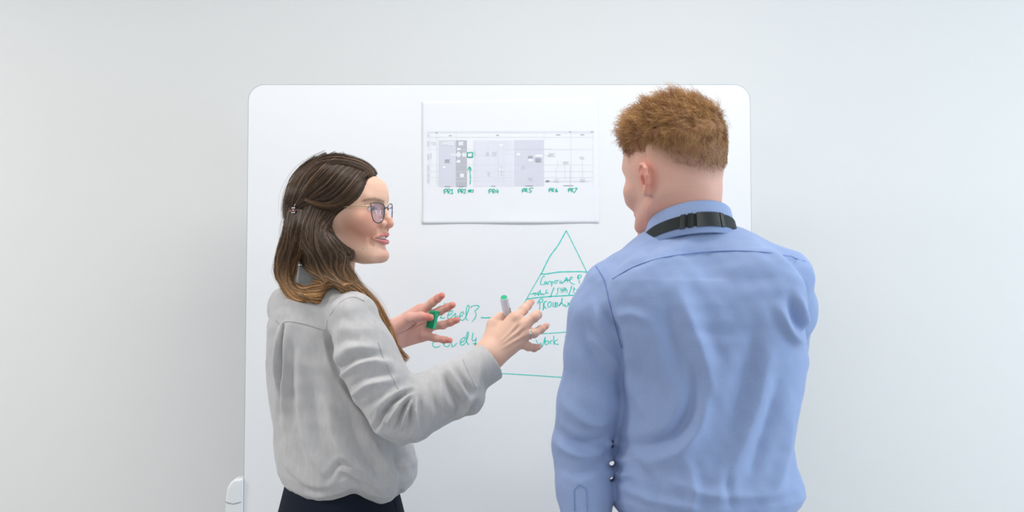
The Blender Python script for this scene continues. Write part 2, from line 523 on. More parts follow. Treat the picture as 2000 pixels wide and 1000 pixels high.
def sheet_point(px, py, up=0.0):
    u, v = sheet_uv(px, py)
    return board_point(px, py, curl(u, v) + up)
nu, nv = 60, 44
V = []
for j in range(nv + 1):
    for i in range(nu + 1):
        u, v = i / nu, j / nv
        px = (TL[0] * (1 - u) + TR[0] * u) * (1 - v) + (BL[0] * (1 - u) + BR[0] * u) * v
        py = (TL[1] * (1 - u) + TR[1] * u) * (1 - v) + (BL[1] * (1 - u) + BR[1] * u) * v
        V.append(sheet_point(px, py))
Fq = [(j * (nu + 1) + i, (j + 1) * (nu + 1) + i, (j + 1) * (nu + 1) + i + 1, j * (nu + 1) + i + 1) for j in range(nv) for i in range(nu)]
so = link('sheet', np_mesh('sheet', V, Fq), M_paper, sheet)
md = so.modifiers.new('thickness', 'SOLIDIFY'); md.thickness = 0.0003; md.offset = -1

# printed flow chart: flat print laid on the paper
def ink(name, r, g, b, rough=0.6): return mat(name, srgb(r, g, b), rough, 0.3)
INK = {k: ink('print_' + k, *c) for k, c in dict(pale=(226, 227, 237), grey=(215, 216, 228), dark=(188, 189, 198), white=(240, 241, 246), line=(218, 221, 228), text=(190, 193, 200), black=(148, 151, 158)).items()}
def prect(name, x0, y0, x1, y1, m, up, parent):
    nx = max(1, int(abs(x1 - x0) / 6)); ny = max(1, int(abs(y1 - y0) / 6))
    V = [sheet_point(x0 + (x1 - x0) * i / nx, y0 + (y1 - y0) * j / ny, up) for j in range(ny + 1) for i in range(nx + 1)]
    Fq = [(j * (nx + 1) + i, (j + 1) * (nx + 1) + i, (j + 1) * (nx + 1) + i + 1, j * (nx + 1) + i + 1) for j in range(ny) for i in range(nx)]
    return V, Fq
def pgroup(name, rects, m, up, parent):
    parts = [tuple(map(np.array, prect(name, *r, m, up, parent))) for r in rects]
    V, Fq, _ = merge_np(parts)
    return link(name, np_mesh(name, V, Fq, False), m, parent)
pc1 = pgroup('chart_column', [(857, 274, 889, 365)], INK['grey'], .0002, sheet)
pc2 = pgroup('chart_column', [(890, 274, 912, 365.5)], INK['dark'], .0002, sheet); pc2['label'] = 'dark grey chart column'
pc4 = pgroup('chart_column', [(924, 274, 1002, 364.5)], INK['pale'], .0002, sheet)
pc5 = pgroup('chart_column', [(1004, 273.5, 1062.5, 364)], INK['grey'], .0002, sheet)
# grid and connector lines
def hl(x0, x1, y, w=.7): return (x0, y - w / 2, x1, y + w / 2)
def vl(x, y0, y1, w=.7): return (x - w / 2, y0, x + w / 2, y1)
L_ = [hl(834, 1160, 257), hl(834, 1160, 259.5), hl(834, 1160, 268), hl(834, 1158, 335), hl(834, 1158, 347), hl(850, 1158, 354), hl(834, 1158, 292, .5), hl(834, 1158, 322, .5),
      vl(853, 257, 365), vl(857, 268, 365), vl(928, 274, 354), vl(953, 280, 300), vl(973, 281, 352), vl(984, 281, 352), hl(953, 991, 279), vl(991, 279, 300), hl(985, 1012, 301), hl(929, 946, 302), hl(946, 975, 305, .5),
      vl(1014, 291, 300), hl(1014, 1078, 291), vl(1022, 301, 312), hl(1022, 1032, 312), vl(1036, 316, 352), vl(1115, 257, 365), vl(1089, 314, 328), vl(1086, 328, 350), hl(1086, 1089, 328), vl(1103, 320, 352), vl(1113, 320, 365), vl(1137.5, 314, 352), hl(1062, 1075, 303, .5), hl(1070, 1150, 354.5), vl(870, 283, 305, .5), vl(868, 300, 318, .5), vl(1158, 257, 365, .5), vl(840, 259, 365, .5), vl(1063, 257, 274), vl(891, 257, 274)]
pgroup('chart_lines', L_, INK['line'], .00035, sheet)['kind'] = 'stuff'
# small boxes
bxs = [(896, 276.5, 904.5, 284.5), (892.5, 289, 899.5, 293), (903, 298.5, 911, 306), (892, 312.5, 899, 318), (898.5, 339, 906, 346), (1044.5, 302, 1060, 306), (1032, 310, 1040, 315), (864, 277, 874, 282.5), (876, 276, 886, 284), (881, 299, 889, 305), (864.5, 324.5, 870.5, 328.5), (975, 281, 983, 285), (975, 328, 983, 334), (975, 337, 983, 341), (1009, 299, 1016, 303.5)]
for b_ in bxs: pgroup('chart_box', [b_], INK['white'], .0004, sheet)
# decision diamond
V = [sheet_point(895.5 + dx, 302 + dy, .0004) for dx, dy in ((0, -6.5), (-6, 0), (0, 6.5), (6, 0))]
link('decision_diamond', np_mesh('decision_diamond', V, [(0, 1, 2, 3)], False), INK['white'], sheet)
# lines of tiny print
tx = []
rr = random.Random(3)
for x0, y0, x1, y1, k in ((843, 278, 853, 283, 3), (864, 278, 874, 283, 3), (876, 277, 886, 284, 4), (868.5, 311.5, 879, 318, 4), (948, 298, 957, 304, 4), (959, 297, 971, 304, 4), (924, 297, 930, 304, 4), (976, 327, 983, 334, 4), (1030, 304.5, 1041, 309, 4), (1045, 309, 1059, 317, 5), (1068, 300, 1086, 306, 4), (1098, 316, 1111, 320, 3), (1131, 306.5, 1143, 311, 3), (1131, 350.5, 1145, 355.5, 3), (1081, 350.5, 1093, 356, 3), (976, 337, 983, 341, 3), (951, 337, 958, 344, 4), (881, 299, 889, 304, 3), (1018, 325, 1026, 330, 3), (1031, 348, 1041, 353, 3), (897, 278, 904, 284, 3), (893, 300.5, 898, 304, 2), (904, 300, 910, 304, 2)):
    for q in range(k):
        y = y0 + (y1 - y0) * q / max(1, k - 1); e = rr.uniform(0, .25) * (x1 - x0)
        tx.append((x0 + e, y - .3, x1 - rr.uniform(0, .25) * (x1 - x0), y + .3))
for y0, y1 in ((262, 268), (275, 287), (300, 313), (323, 334), (337, 346), (348, 359)):
    tx += [(835, y0, 835.8, y1), (837.2, y0 + 1, 837.9, y1 - 1)]
tx += [(841.5, 276, 842, 282), (840, 300, 840.6, 310), (842, 299, 842.6, 311)]
pgroup('chart_small_print', tx, INK['text'], .00055, sheet)['kind'] = 'stuff'
tk = [(877, 264.3, 882, 265.6), (969, 263.5, 974.5, 264.8), (850, 258.8, 855, 260), (1086, 262.8, 1094.5, 264), (1133.5, 262.8, 1141, 264), (1111, 257, 1116, 258.2), (1154, 256.7, 1159, 258), (868, 363.8, 880, 365.2), (896, 363.8, 906, 365.2), (959, 363, 967.5, 364.2), (1026, 362.5, 1041, 363.8), (1100, 362, 1120, 363.2), (1066, 352, 1073, 353.4), (1066, 354, 1072.5, 356)]
for q in range(5): tk.append((1045, 309 + q * 1.7, 1058.5 - rr.uniform(0, 3), 309.7 + q * 1.7))
for q in range(4): tk.append((868.5 + rr.uniform(0, 1), 312 + q * 1.8, 879 - rr.uniform(0, 2), 312.7 + q * 1.8))
for q in range(3): tk.append((1031, 305.5 + q * 1.5, 1040.5, 306.1 + q * 1.5))
pgroup('chart_headings', tk, INK['black'], .00055, sheet)['kind'] = 'stuff'

# ------------------------------------------------------------------ green marker handwriting
M_ink = mat('green_marker_ink', srgb(40, 212, 198), 0.45, 0.4)
M_ink2 = mat('dark_green_marker_ink', srgb(22, 190, 164), 0.45, 0.4)
def strokes(name, sts, w, point, m, parent, smooth=True, label=None):
    """sts: list of pixel polylines drawn by the pen, as flat ink ribbons on the surface"""
    parts = []
    for st in sts:
        ww = w
        if isinstance(st, tuple): st, ww = st
        q = np.array(st, float)
        L = np.linalg.norm(np.diff(q, axis=0), axis=1).sum()
        n = max(len(q), int(L / 1.6) + 2)
        q = cr(q, n) if (smooth and len(q) > 2) else cr([q[0], q[-1]], n) if len(q) == 2 else q
        T = np.gradient(q, axis=0); T /= np.linalg.norm(T, axis=1)[:, None] + 1e-9
        Nn = np.stack([-T[:, 1], T[:, 0]], 1)
        hw = ww / 2 * (1 + .12 * np.sin(np.arange(n) * .7))
        hw[0] *= .55; hw[-1] *= .55
        q[0] -= T[0] * ww * .4; q[-1] += T[-1] * ww * .4
        V = []
        for a, b, hh in zip(q, Nn, hw):
            V += [point(*(a + b * hh)), point(*(a - b * hh))]
        i = np.arange(n - 1) * 2
        parts.append((np.array(V), np.stack([i, i + 1, i + 3, i + 2], -1)))
    V, Fq, _ = merge_np(parts)
    o = link(name, np_mesh(name, V, Fq, False), m, parent)
    if label: o['label'] = label
    return o
bp = lambda x, y: board_point(x, y, .0004)
sp = lambda x, y: sheet_point(x, y, .0007)
def Z(ox, oy, k, *pts): return [(ox + x / k, oy + y / k) for x, y in pts]
A = lambda *p: Z(820, 560, 7.144, *p)
strokes('handwriting', [
    A((345, 225), (332, 300), (305, 400), (285, 432), (320, 440), (352, 430)),
    A((385, 400), (430, 385), (460, 350), (450, 335), (420, 345), (395, 385), (388, 430), (405, 445), (440, 425), (470, 395)),
    A((470, 395), (485, 380), (500, 370), (497, 395), (485, 425), (510, 420), (530, 405)),
    A((545, 425), (585, 405), (612, 370), (600, 352), (570, 370), (555, 410), (560, 450), (590, 470), (620, 450), (655, 390), (685, 310), (688, 270), (670, 258), (652, 300), (645, 390), (648, 450), (672, 468)),
    A((718, 295), (722, 275), (770, 262), (825, 268), (815, 300), (770, 340), (785, 375), (775, 430), (730, 487)),
    (A((855, 430), (900, 434), (985, 431)), 2.2)], 1.6, bp, M_ink, board, label='green handwriting reading Level3')
strokes('handwriting', [
    A((215, 660), (222, 690), (200, 750), (180, 800), (190, 832), (235, 845), (285, 825)),
    A((330, 800), (385, 760), (380, 700), (350, 720), (330, 780), (345, 825), (390, 835), (420, 800)),
    A((430, 780), (445, 800), (452, 840), (485, 820), (515, 785)),
    A((560, 785), (610, 760), (632, 720), (615, 708), (580, 735), (562, 790), (580, 815), (620, 800), (655, 740), (680, 650), (668, 632), (652, 690), (655, 770), (682, 810)),
    A((745, 640), (735, 690), (728, 735), (745, 755), (785, 735)), A((785, 710), (780, 770), (778, 832)), (A((745, 795), (790, 797), (830, 788)), 2.3)], 1.6, bp, M_ink, board, label='green handwriting reading Level4')
C = lambda *p: Z(1020, 520, 11.11, *p)
T_ = lambda *p: Z(1020, 440, 10, *p)
strokes('pyramid_drawing', [
    (T_((860, 105), (800, 215), (690, 405), (570, 565), (480, 720), (375, 945)), 2.0),
    T_((865, 108), (960, 300), (1100, 580), (1250, 890)),
    (T_((365, 945), (420, 955), (500, 945), (700, 915), (900, 908), (1130, 905), (1260, 915)), 2.0),
    C((412, 150), (330, 300), (200, 520), (95, 710), (20, 830)),
    (C((95, 712), (350, 680), (620, 655), (900, 640), (1200, 622)), 2.0),
    [(1022, 598), (1006, 622), (985, 655), (962, 690), (940, 722)],
    [(1050, 652.5), (1080, 650.5), (1115, 647.5), (1150, 644), (1200, 640)],
    [(948, 728.5), (990, 730), (1040, 733), (1100, 737), (1160, 739), (1250, 741)],
    [(1145, 529), (1165, 570), (1195, 640), (1240, 735)]], 1.5, bp, M_ink, board, label='green outline of a pyramid split into levels')
strokes('handwriting', [
    C((480, 235), (470, 212), (430, 250), (400, 340), (400, 390), (440, 400), (485, 390)),
    C((520, 330), (495, 335), (487, 370), (500, 395), (520, 370), (525, 335), (540, 380), (555, 395)),
    C((570, 395), (565, 340), (600, 325), (625, 345), (640, 440)), (C((625, 360), (660, 330), (665, 375), (635, 390)), 1.4),
    C((735, 310), (705, 320), (700, 360), (725, 375), (755, 350), (745, 310), (800, 305)),
    C((855, 320), (820, 335), (815, 370), (845, 370), (860, 340), (870, 370), (900, 345), (940, 300)),
    C((955, 240), (975, 310), (990, 350)), C((900, 345), (960, 250), (985, 300)), C((920, 315), (1010, 300)),
    C((1010, 310), (1060, 285), (1085, 245), (1070, 232), (1030, 260), (1020, 310), (1070, 370), (1140, 395))], 1.5, bp, M_ink, board, label='green handwriting reading Corporate')
strokes('handwriting', [C((1225, 200), (1215, 260), (1235, 310), (1240, 380)), C((1200, 265), (1210, 205), (1250, 185), (1285, 210), (1260, 245), (1225, 260)),
    [(1142, 548), (1145, 552), (1149, 548), (1152, 553)]], 1.5, bp, M_ink, board, label='green capital letter P')
strokes('handwriting', [
    C((180, 608), (300, 590)), C((230, 580), (305, 590), (260, 640)), C((315, 580), (350, 630), (375, 580), (390, 515), (395, 570), (405, 625)), C((345, 545), (355, 625)),
    C((405, 625), (420, 590), (435, 620), (450, 590), (465, 625), (485, 595)), C((548, 515), (520, 520), (515, 570), (520, 610)), C((500, 575), (575, 578)),
    (C((690, 465), (650, 560), (615, 670)), 1.9)], 1.4, bp, M_ink, board, label='green handwriting reading Manf')
strokes('handwriting', [
    C((805, 470), (765, 490), (775, 530), (765, 590), (735, 610)), C((860, 475), (825, 500), (855, 540), (850, 580)), C((890, 480), (885, 570)), C((855, 520), (965, 510)), C((885, 480), (930, 470), (965, 510), (975, 540), (960, 580)), C((930, 475), (925, 555)),
    (C((1072, 425), (1050, 520), (1010, 615)), 1.9), C((1120, 450), (1130, 500), (1105, 560), (1150, 580)), C((1100, 500), (1150, 495)), C((1180, 500), (1215, 540)), C((1215, 495), (1185, 545))], 1.4, bp, M_ink, board, label='green handwriting reading SSA')
strokes('handwriting', [
    C((375, 750), (385, 840), (375, 945)), C((330, 820), (370, 735), (420, 705), (450, 730), (425, 775), (380, 800)),
    (C((470, 790), (465, 870), (452, 950)), 2.4), (C((465, 790), (525, 755)), 1.8), C((455, 850), (490, 890), (530, 920)),
    C((605, 765), (565, 800), (555, 870), (590, 885), (625, 850), (630, 790), (600, 768)),
    C((680, 775), (665, 830), (675, 880), (710, 870), (735, 800), (715, 790), (712, 850), (735, 885), (765, 840), (765, 790), (745, 800)),
    (C((865, 690), (850, 790), (790, 865)), 2.0), C((800, 850), (855, 790), (900, 860), (925, 830), (940, 875), (985, 860), (1000, 800)), C((985, 785), (1035, 830), (1050, 910)), C((1010, 840), (1060, 800), (1100, 850))], 1.6, bp, M_ink, board, label='green handwriting reading Procedur')
D = lambda *p: Z(1020, 500, 5, *p)
strokes('handwriting', [
    D((135, 820), (150, 850), (160, 882), (180, 850), (195, 885), (210, 840), (225, 790)), D((225, 800), (222, 860), (245, 862), (262, 838), (240, 828), (225, 845)), D((275, 860), (278, 830), (298, 826)), D((308, 780), (310, 865)), D((345, 815), (312, 842), (330, 860), (355, 862)),
    D((418, 785), (430, 830), (432, 872))], 1.6, bp, M_ink, board, label='green handwriting reading Work')
# on the sheet
G = lambda *p: Z(820, 250, 7.144, *p)
H = lambda *p: Z(990, 250, 7.144, *p)
strokes('handwriting', [G((340, 860), (342, 920)), G((330, 870), (372, 850), (378, 880), (345, 895)), G((395, 915), (390, 855), (420, 855), (420, 880), (395, 888), (425, 915)), G((440, 870), (452, 852), (452, 912)), G((435, 914), (465, 912))], 1.5, sp, M_ink2, sheet, label='green handwritten label PR1')
strokes('handwriting', [G((535, 860), (537, 910)), G((527, 870), (560, 850), (568, 875), (540, 890)), G((580, 908), (578, 855), (605, 855), (603, 878), (580, 885), (608, 908)), G((618, 865), (632, 852), (640, 868), (618, 906), (642, 906))], 1.5, sp, M_ink2, sheet, label='green handwritten label PR2')
strokes('handwriting', [G((682, 865), (682, 900)), G((674, 880), (694, 862), (698, 880), (684, 888)), G((706, 898), (705, 862), (722, 868), (708, 880), (724, 898)), G((732, 862), (748, 862), (738, 876), (750, 888), (732, 900))], 1.5, sp, M_ink2, sheet, label='green handwritten label PR3')
strokes('handwriting', [G((968, 858), (965, 912)), G((957, 868), (990, 852), (1000, 875), (970, 890)), G((1018, 910), (1015, 858), (1042, 858), (1040, 882), (1018, 888), (1050, 908)), G((1072, 855), (1060, 890), (1098, 888)), G((1090, 860), (1088, 910))], 1.5, sp, M_ink2, sheet, label='green handwritten label PR4')
strokes('handwriting', [H((222, 850), (215, 900)), H((208, 870), (245, 840), (250, 870), (222, 880)), H((258, 890), (265, 845), (285, 850), (270, 872), (292, 895)), H((345, 840), (318, 842), (312, 868), (340, 872), (340, 890), (310, 898)), H((345, 838), (368, 836))], 1.5, sp, M_ink2, sheet, label='green handwritten label PR5')
strokes('handwriting', [H((592, 845), (590, 895)), H((583, 860), (612, 838), (618, 860), (594, 872)), H((630, 890), (632, 845), (655, 845), (650, 865), (632, 870), (655, 890)), H((700, 840), (680, 870), (685, 892), (708, 885), (702, 868), (684, 875))], 1.5, sp, M_ink2, sheet, label='green handwritten label PR6')
strokes('handwriting', [H((862, 845), (858, 895)), H((853, 858), (885, 838), (890, 862), (862, 872)), H((902, 890), (905, 842), (925, 848), (905, 868), (928, 892)), H((940, 842), (982, 838), (960, 870), (935, 905))], 1.5, sp, M_ink2, sheet, label='green handwritten label PR7')
strokes('drawn_arrow', [G((700, 785), (706, 720), (702, 640), (696, 545)), G((668, 590), (696, 540), (720, 590))], 1.5, sp, M_ink2, sheet, label='green arrow drawn upwards')
strokes('drawn_square', [(G((662, 345), (733, 338)), 1.8), (G((733, 338), (734, 400)), 1.8), (G((742, 403), (690, 408), (660, 402)), 1.8), (G((663, 402), (662, 342)), 1.8), (G((668, 402), (690, 412), (735, 404)), 1.2)], 1.8, sp, M_ink2, sheet, label='small green box drawn on the chart')
# ------------------------------------------------------------------ shared pieces of the two figures
def frame(yaw_dir, pitch=0.0, roll=0.0):
    """columns forward, left, up; yaw_dir = heading of the face in the floor plane (x,y)"""
    f = np.array((yaw_dir[0], yaw_dir[1], 0.0)); f /= np.linalg.norm(f)
    l = np.array((-f[1], f[0], 0.0)); u = np.array((0, 0, 1.0))
    f2 = f * math.cos(pitch) + u * math.sin(pitch); u2 = np.cross(f2, l)
    l2 = l * math.cos(roll) + u2 * math.sin(roll); u3 = np.cross(f2, l2)
    return np.stack([f2, l2, u3], 1)
def to_local(p, c, Rm, sc=1.0):
    return ((p - np.asarray(c, np.float32)) @ (np.asarray(Rm, np.float32))) * np.float32(1000.0 / sc)
FACE_W = [-93, -90, -86, -76, -66, -53, -41, -31, -20, -5, 10, 24, 41, 52, 64, 77]
FACE_F = [52, 75, 87, 93, 92, 90, 89.5, 89.5, 88, 85, 83, 83, 87, 87, 83, 74]
FACE_B = [10, 24, 32, 39, 45, 51, 56, 59, 62, 65, 66, 66, 65, 63, 58, 48]
FACE_K = [48, 40, 30, 12, 0, -14, -30, -42, -46, -48, -50, -50, -50, -50, -50, -45]
def ear_sdf(q, s, v0=73, shrink=1.0):
    """ear on side s (+1 left); q in mm head coordinates"""
    p = q.copy(); p[:, 1] *= s
    if shrink != 1.0: p[:, 2] = (p[:, 2] - 2) / shrink + 2; p[:, 0] = (p[:, 0] + 5) / shrink - 5
    rim = [(-1, v0 + 2, -2), (2, v0 + 4, 14), (0, v0 + 7, 25), (-9, v0 + 11, 31), (-20, v0 + 14, 29), (-28, v0 + 16, 19), (-29, v0 + 16, 5), (-23, v0 + 13, -9), (-15, v0 + 9, -20), (-8, v0 + 6, -27)]
    f = chain(p, rim, [3.0, 3.2, 3.4, 3.6, 3.6, 3.6, 3.4, 3.2, 3.8, 4.8], 2.5)
    rot = np.array([[1, 0, 0], [0, 1, 0], [0, 0, 1.0]])
    f = smin(f, ellip(p, (-14, v0 + 8, 4), (14, 4.5, 25)), 4)
    anti = [(-19, v0 + 12, 18), (-21, v0 + 13, 4), (-15, v0 + 10, -10)]
    f = smin(f, chain(p, anti, [2.6, 3, 3], 2), 2.5)
    f = smin(f, ellip(p, (-10, v0 + 5, -25), (8, 5, 9)), 5)
    f = smin(f, ellip(p, (0, v0 + 3, -3), (4.5, 4, 7)), 3)
    f = smax(f, -ellip(p, (-9, v0 + 13, -2), (9, 9, 11)), 3)
    return f
def head_sdf(q, female=True):
    """whole head, mm in head coordinates (origin between the ear canals)"""
    w = q[:, 2]
    g = lambda t: np.interp(w, FACE_W, t).astype(np.float32)
    uf, b, ub = g(FACE_F), g(FACE_B), g(FACE_K)
    if not female: b = b * 1.05
    uc = ub + (uf - ub) * 0.22
    du = q[:, 0] - uc
    ext = np.where(du > 0, uf - uc, uc - ub)
    nn = 2.1
    k = ((np.abs(q[:, 1]) / b) ** nn + (np.abs(du) / ext) ** nn) ** (1 / nn)
    f = (k - 1) * np.minimum(b, ext) * 0.9
    f = smax(f, np.maximum(FACE_W[0] + 1 - w, w - 66), 5)
    cran = ellip(q, (-6, 0, 36), (94, 74, 77)) if female else ellip(q, (-6, 0, 42), (95, 76, 84))
    f = smin(f, cran, 26)
    a = np.abs(q[:, 1])
    m = q.copy(); m[:, 1] = a                      # mirrored copy for paired features
    f = smin(f, ellip(m, (55, 46, -6), (20, 17, 15)), 18)          # cheek bones
    f = smin(f, ellip(m, (68, 31, -20), (18, 17, 15)), 16)         # cheeks
    f = smin(f, rcone(m, (8, 52, -47), (70, 22, -79), 7, 9), 18)   # jaw line
    f = smin(f, ellip(q, (83.5, 0, -76), (14, 16, 13)), 12)          # chin
    f = smin(f, rcone(m, (81, 8, 36), (70, 42, 38), 7.5 if female else 10, 6), 12)   # brow ridge
    f = smax(f, -ellip(m, (90, 31, 16), (13, 17, 10)), 10)         # eye hollows
    f = smax(f, -ellip(q, (101, 0, -60), (9, 20, 5)), 8)           # fold under the lip
    f = smax(f, -chain(m, [(92, 19, -16), (84, 29, -28), (76, 33, -40), (75, 30, -52)], [2.2, 2.6, 2.6, 2.0], 2), 9) if female else f
    lid = ellip(m, (66.5, 31, 16), (14.2, 14.6, 14.2))
    f = smin(f, lid, 4)
    # nose
    f = smin(f, chain(q, [(82, 0, 30), (86.5, 0, 19), (93.5, 0, 6), (99, 0, -4), (102, 0, -12.5)], [6, 5.4, 6, 7, 8.2], 4), 8)
    f = smin(f, ellip(m, (89.5, 12.2, -13.5), (10, 7, 8)), 4.5)
    f = smin(f, ellip(q, (97, 0, -17), (9, 5, 5)), 5)
    f = smax(f, -ellip(m, (97, 7, -22), (5.5, 2.8, 4.0)), 2)
    # eye opening
    vv = a - 31
    slit = np.maximum(np.abs(w - 15.5) - 4.6 * (1 - (vv / 14) ** 2), np.abs(vv) - 14)
    slit = np.maximum(slit, 72 - q[:, 0])
    f = smax(f, -slit, 1.5)
    f = np.minimum(f, ellip(m, (66.5, 31, 16), (12.9, 12.9, 12.9)))
    f = smin(f, rcone(q, (86, 0, -18), (88.5, 0, -31), 6, 6.5), 7)          # upper lip ridge under the nose
    # lips
    f = smin(f, chain(m, LIP_U, LIP_UR, 3), 3.5)
    f = smin(f, chain(m, LIP_L, LIP_LR, 3), 3.5)
    sl = mouth_slab(q, 3.9 if female else 0.8)
    f = smax(f, -sl, 1.2)
    k_ = 1.0 if female else .84
    f = smin(f, ear_sdf(q, 1, 73, k_), 4)
    f = smin(f, ear_sdf(q, -1, 73 if female else 62, k_), 4)
    return f
LIP_U = [(95.3, 0, -34.6), (94.8, 5, -33.9), (90.3, 14, -36.0), (85.0, 21, -38.8), (78.3, 28, -41.2)]
LIP_UR = [3.6, 3.6, 3.0, 2.2, 1.0]
LIP_L = [(94.8, 0, -48.9), (93.2, 8, -48.5), (89.5, 15, -46.9), (84.5, 21.5, -44.8), (78.3, 28, -42.4)]
LIP_LR = [4.3, 4.1, 3.4, 2.4, 1.0]
def mouth_slab(q, hgt):
    a = np.abs(q[:, 1]); t = np.clip(a / 28, 0, 1.2)
    h = hgt * (1 - np.minimum(t, 1) ** 1.6)
    return np.maximum(np.maximum(np.abs(q[:, 2] + 41.1 + .9 * t * t) - h, a - 27.5), 72 - q[:, 0])
def lip_mask(q):
    m = q.copy(); m[:, 1] = np.abs(m[:, 1])
    d1 = chain(m, LIP_U, [r + .3 for r in LIP_UR], 2)
    d2 = chain(m, LIP_L, [r + .3 for r in LIP_LR], 2)
    return np.clip(0.7 - np.minimum(d1, d2) / 1.6, 0, 1)
def lerp_col(A, B, t): return np.asarray(A)[None] * (1 - t[:, None]) + np.asarray(B)[None] * t[:, None] if np.ndim(A) == 1 else A * (1 - t[:, None]) + np.asarray(B)[None] * t[:, None]

def hand_sdf(p, H):
    """H: wrist (3 pts), fingers list of 4 joints + radii, palm normal"""
    f = None
    nrm = H['n']
    for fg in H['fingers']:
        J = fg['j']; r = fg['r']
        g = chain(p, J, r, 0.0025)
        for j_, rr_ in zip(J[1:3], r[1:3]):       # knuckle swell
            g = smin(g, np.linalg.norm(p - np.asarray(j_, np.float32), axis=1).astype(np.float32) - rr_ * 1.01, 0.003)
        f = g if f is None else smin(f, g, 0.0016)
    palm = None
    for a, b, ra, rb in H['palm']:
        g = flatcone(p, a, b, ra, rb, nrm, H.get('sq', 0.62))
        palm = g if palm is None else smin(palm, g, 0.010)
    f = smin(f, palm, 0.006)
    th = H['thumb']
    g = chain(p, th['j'], th['r'], 0.006)
    f = smin(f, g, H.get('tk', 0.007))
    arm = chain(p, H['arm'], H['arm_r'], 0.01)
    return smin(f, arm, 0.016)
def skin_material(name):
    m = vcol_mat(name, 0.48, 0.38)
    N, L, b = nodes(m)
    b.inputs['Subsurface Weight'].default_value = 0.12
    b.inputs['Subsurface Radius'].default_value = (0.9, 0.35, 0.2)
    b.inputs['Subsurface Scale'].default_value = 0.006
    tc = N.new('ShaderNodeTexCoord'); nz = N.new('ShaderNodeTexNoise'); nz.inputs['Scale'].default_value = 420; nz.inputs['Detail'].default_value = 3
    bp_ = N.new('ShaderNodeBump'); bp_.inputs['Strength'].default_value = 0.10; bp_.inputs['Distance'].default_value = 0.0006
    L.new(tc.outputs['Object'], nz.inputs['Vector']); L.new(nz.outputs['Fac'], bp_.inputs['Height']); L.new(bp_.outputs['Normal'], b.inputs['Normal'])
    return m
def strands(roots, paths, r0, r1, cols, sides=3):
    """many hair strands at once: paths (n,k,3), radii root->tip, cols (n,k,3)"""
    n, k, _ = paths.shape
    T = np.gradient(paths, axis=1); T /= np.linalg.norm(T, axis=2)[..., None] + 1e-9
    ref = np.array((0.31, 0.85, 0.42))
    A = np.cross(T, ref); A /= np.linalg.norm(A, axis=2)[..., None] + 1e-9
    B = np.cross(A, T)
    t = np.linspace(0, 1, k)
    r = (np.asarray(r0)[:, None] * (1 - t) + np.asarray(r1)[:, None] * t)[..., None]
    an = np.arange(sides) * 2 * np.pi / sides
    V = paths[:, :, None] + r[:, :, None] * (A[:, :, None] * np.cos(an)[None, None, :, None] + B[:, :, None] * np.sin(an)[None, None, :, None])
    Cc = np.repeat(cols[:, :, None], sides, 2)
    base = (np.arange(n) * k * sides)[:, None, None] + (np.arange(k - 1) * sides)[None, :, None]
    j = np.arange(sides)[None, None]; j2 = (j + 1) % sides
    Q = np.stack([base + j, base + j2, base + sides + j2, base + sides + j], -1).reshape(-1, 4)
    return V.reshape(-1, 3), Q, Cc.reshape(-1, 3)
def hair_material(name, rough=0.38, spec=0.35):
    m = vcol_mat(name, rough, spec)
    return m
def fabric(name, c1, c2, sx, mixn=0.08, rough=0.85, bump=0.25, sheen=0.2, noise=90, stretch=0.25):
    """woven cloth: two thread directions over a base colour"""
    m = mat(name, c1, rough, 0.2)
    N, L, b = nodes(m)
    b.inputs['Sheen Weight'].default_value = sheen
    tc = N.new('ShaderNodeTexCoord')
    def wave(axis, sc):
        w = N.new('ShaderNodeTexWave'); w.wave_type = 'BANDS'; w.bands_direction = axis
        w.inputs['Scale'].default_value = sc; w.inputs['Distortion'].default_value = 1.2; w.inputs['Detail'].default_value = 1
        L.new(tc.outputs['Object'], w.inputs['Vector']); return w
    wx, wz = wave('X', sx), wave('Z', sx)
    mu = N.new('ShaderNodeMath'); mu.operation = 'ADD'
    L.new(wx.outputs['Fac'], mu.inputs[0]); L.new(wz.outputs['Fac'], mu.inputs[1])
    ha = N.new('ShaderNodeMath'); ha.operation = 'MULTIPLY'; ha.inputs[1].default_value = 0.5
    L.new(mu.outputs[0], ha.inputs[0])
    # slubby long threads
    nz = N.new('ShaderNodeTexNoise'); nz.inputs['Scale'].default_value = noise; nz.inputs['Detail'].default_value = 4
    mp = N.new('ShaderNodeMapping'); mp.inputs['Scale'].default_value = (1, 1, stretch)
    L.new(tc.outputs['Object'], mp.inputs['Vector']); L.new(mp.outputs[0], nz.inputs['Vector'])
    ad = N.new('ShaderNodeMath'); ad.operation = 'MULTIPLY_ADD'; ad.inputs[1].default_value = 0.55
    L.new(nz.outputs['Fac'], ad.inputs[0]); 
    h2 = N.new('ShaderNodeMath'); h2.operation = 'MULTIPLY'; h2.inputs[1].default_value = 0.45
    L.new(ha.outputs[0], h2.inputs[0]); L.new(h2.outputs[0], ad.inputs[2])
    mx = N.new('ShaderNodeMix'); mx.data_type = 'RGBA'
    mx.inputs['A'].default_value = (*c2, 1); mx.inputs['B'].default_value = (*c1, 1)
    L.new(ad.outputs[0], mx.inputs['Factor']); L.new(mx.outputs['Result'], b.inputs['Base Color'])
    bp_ = N.new('ShaderNodeBump'); bp_.inputs['Strength'].default_value = bump; bp_.inputs['Distance'].default_value = 0.0008
    L.new(ad.outputs[0], bp_.inputs['Height']); L.new(bp_.outputs['Normal'], b.inputs['Normal'])
    return m
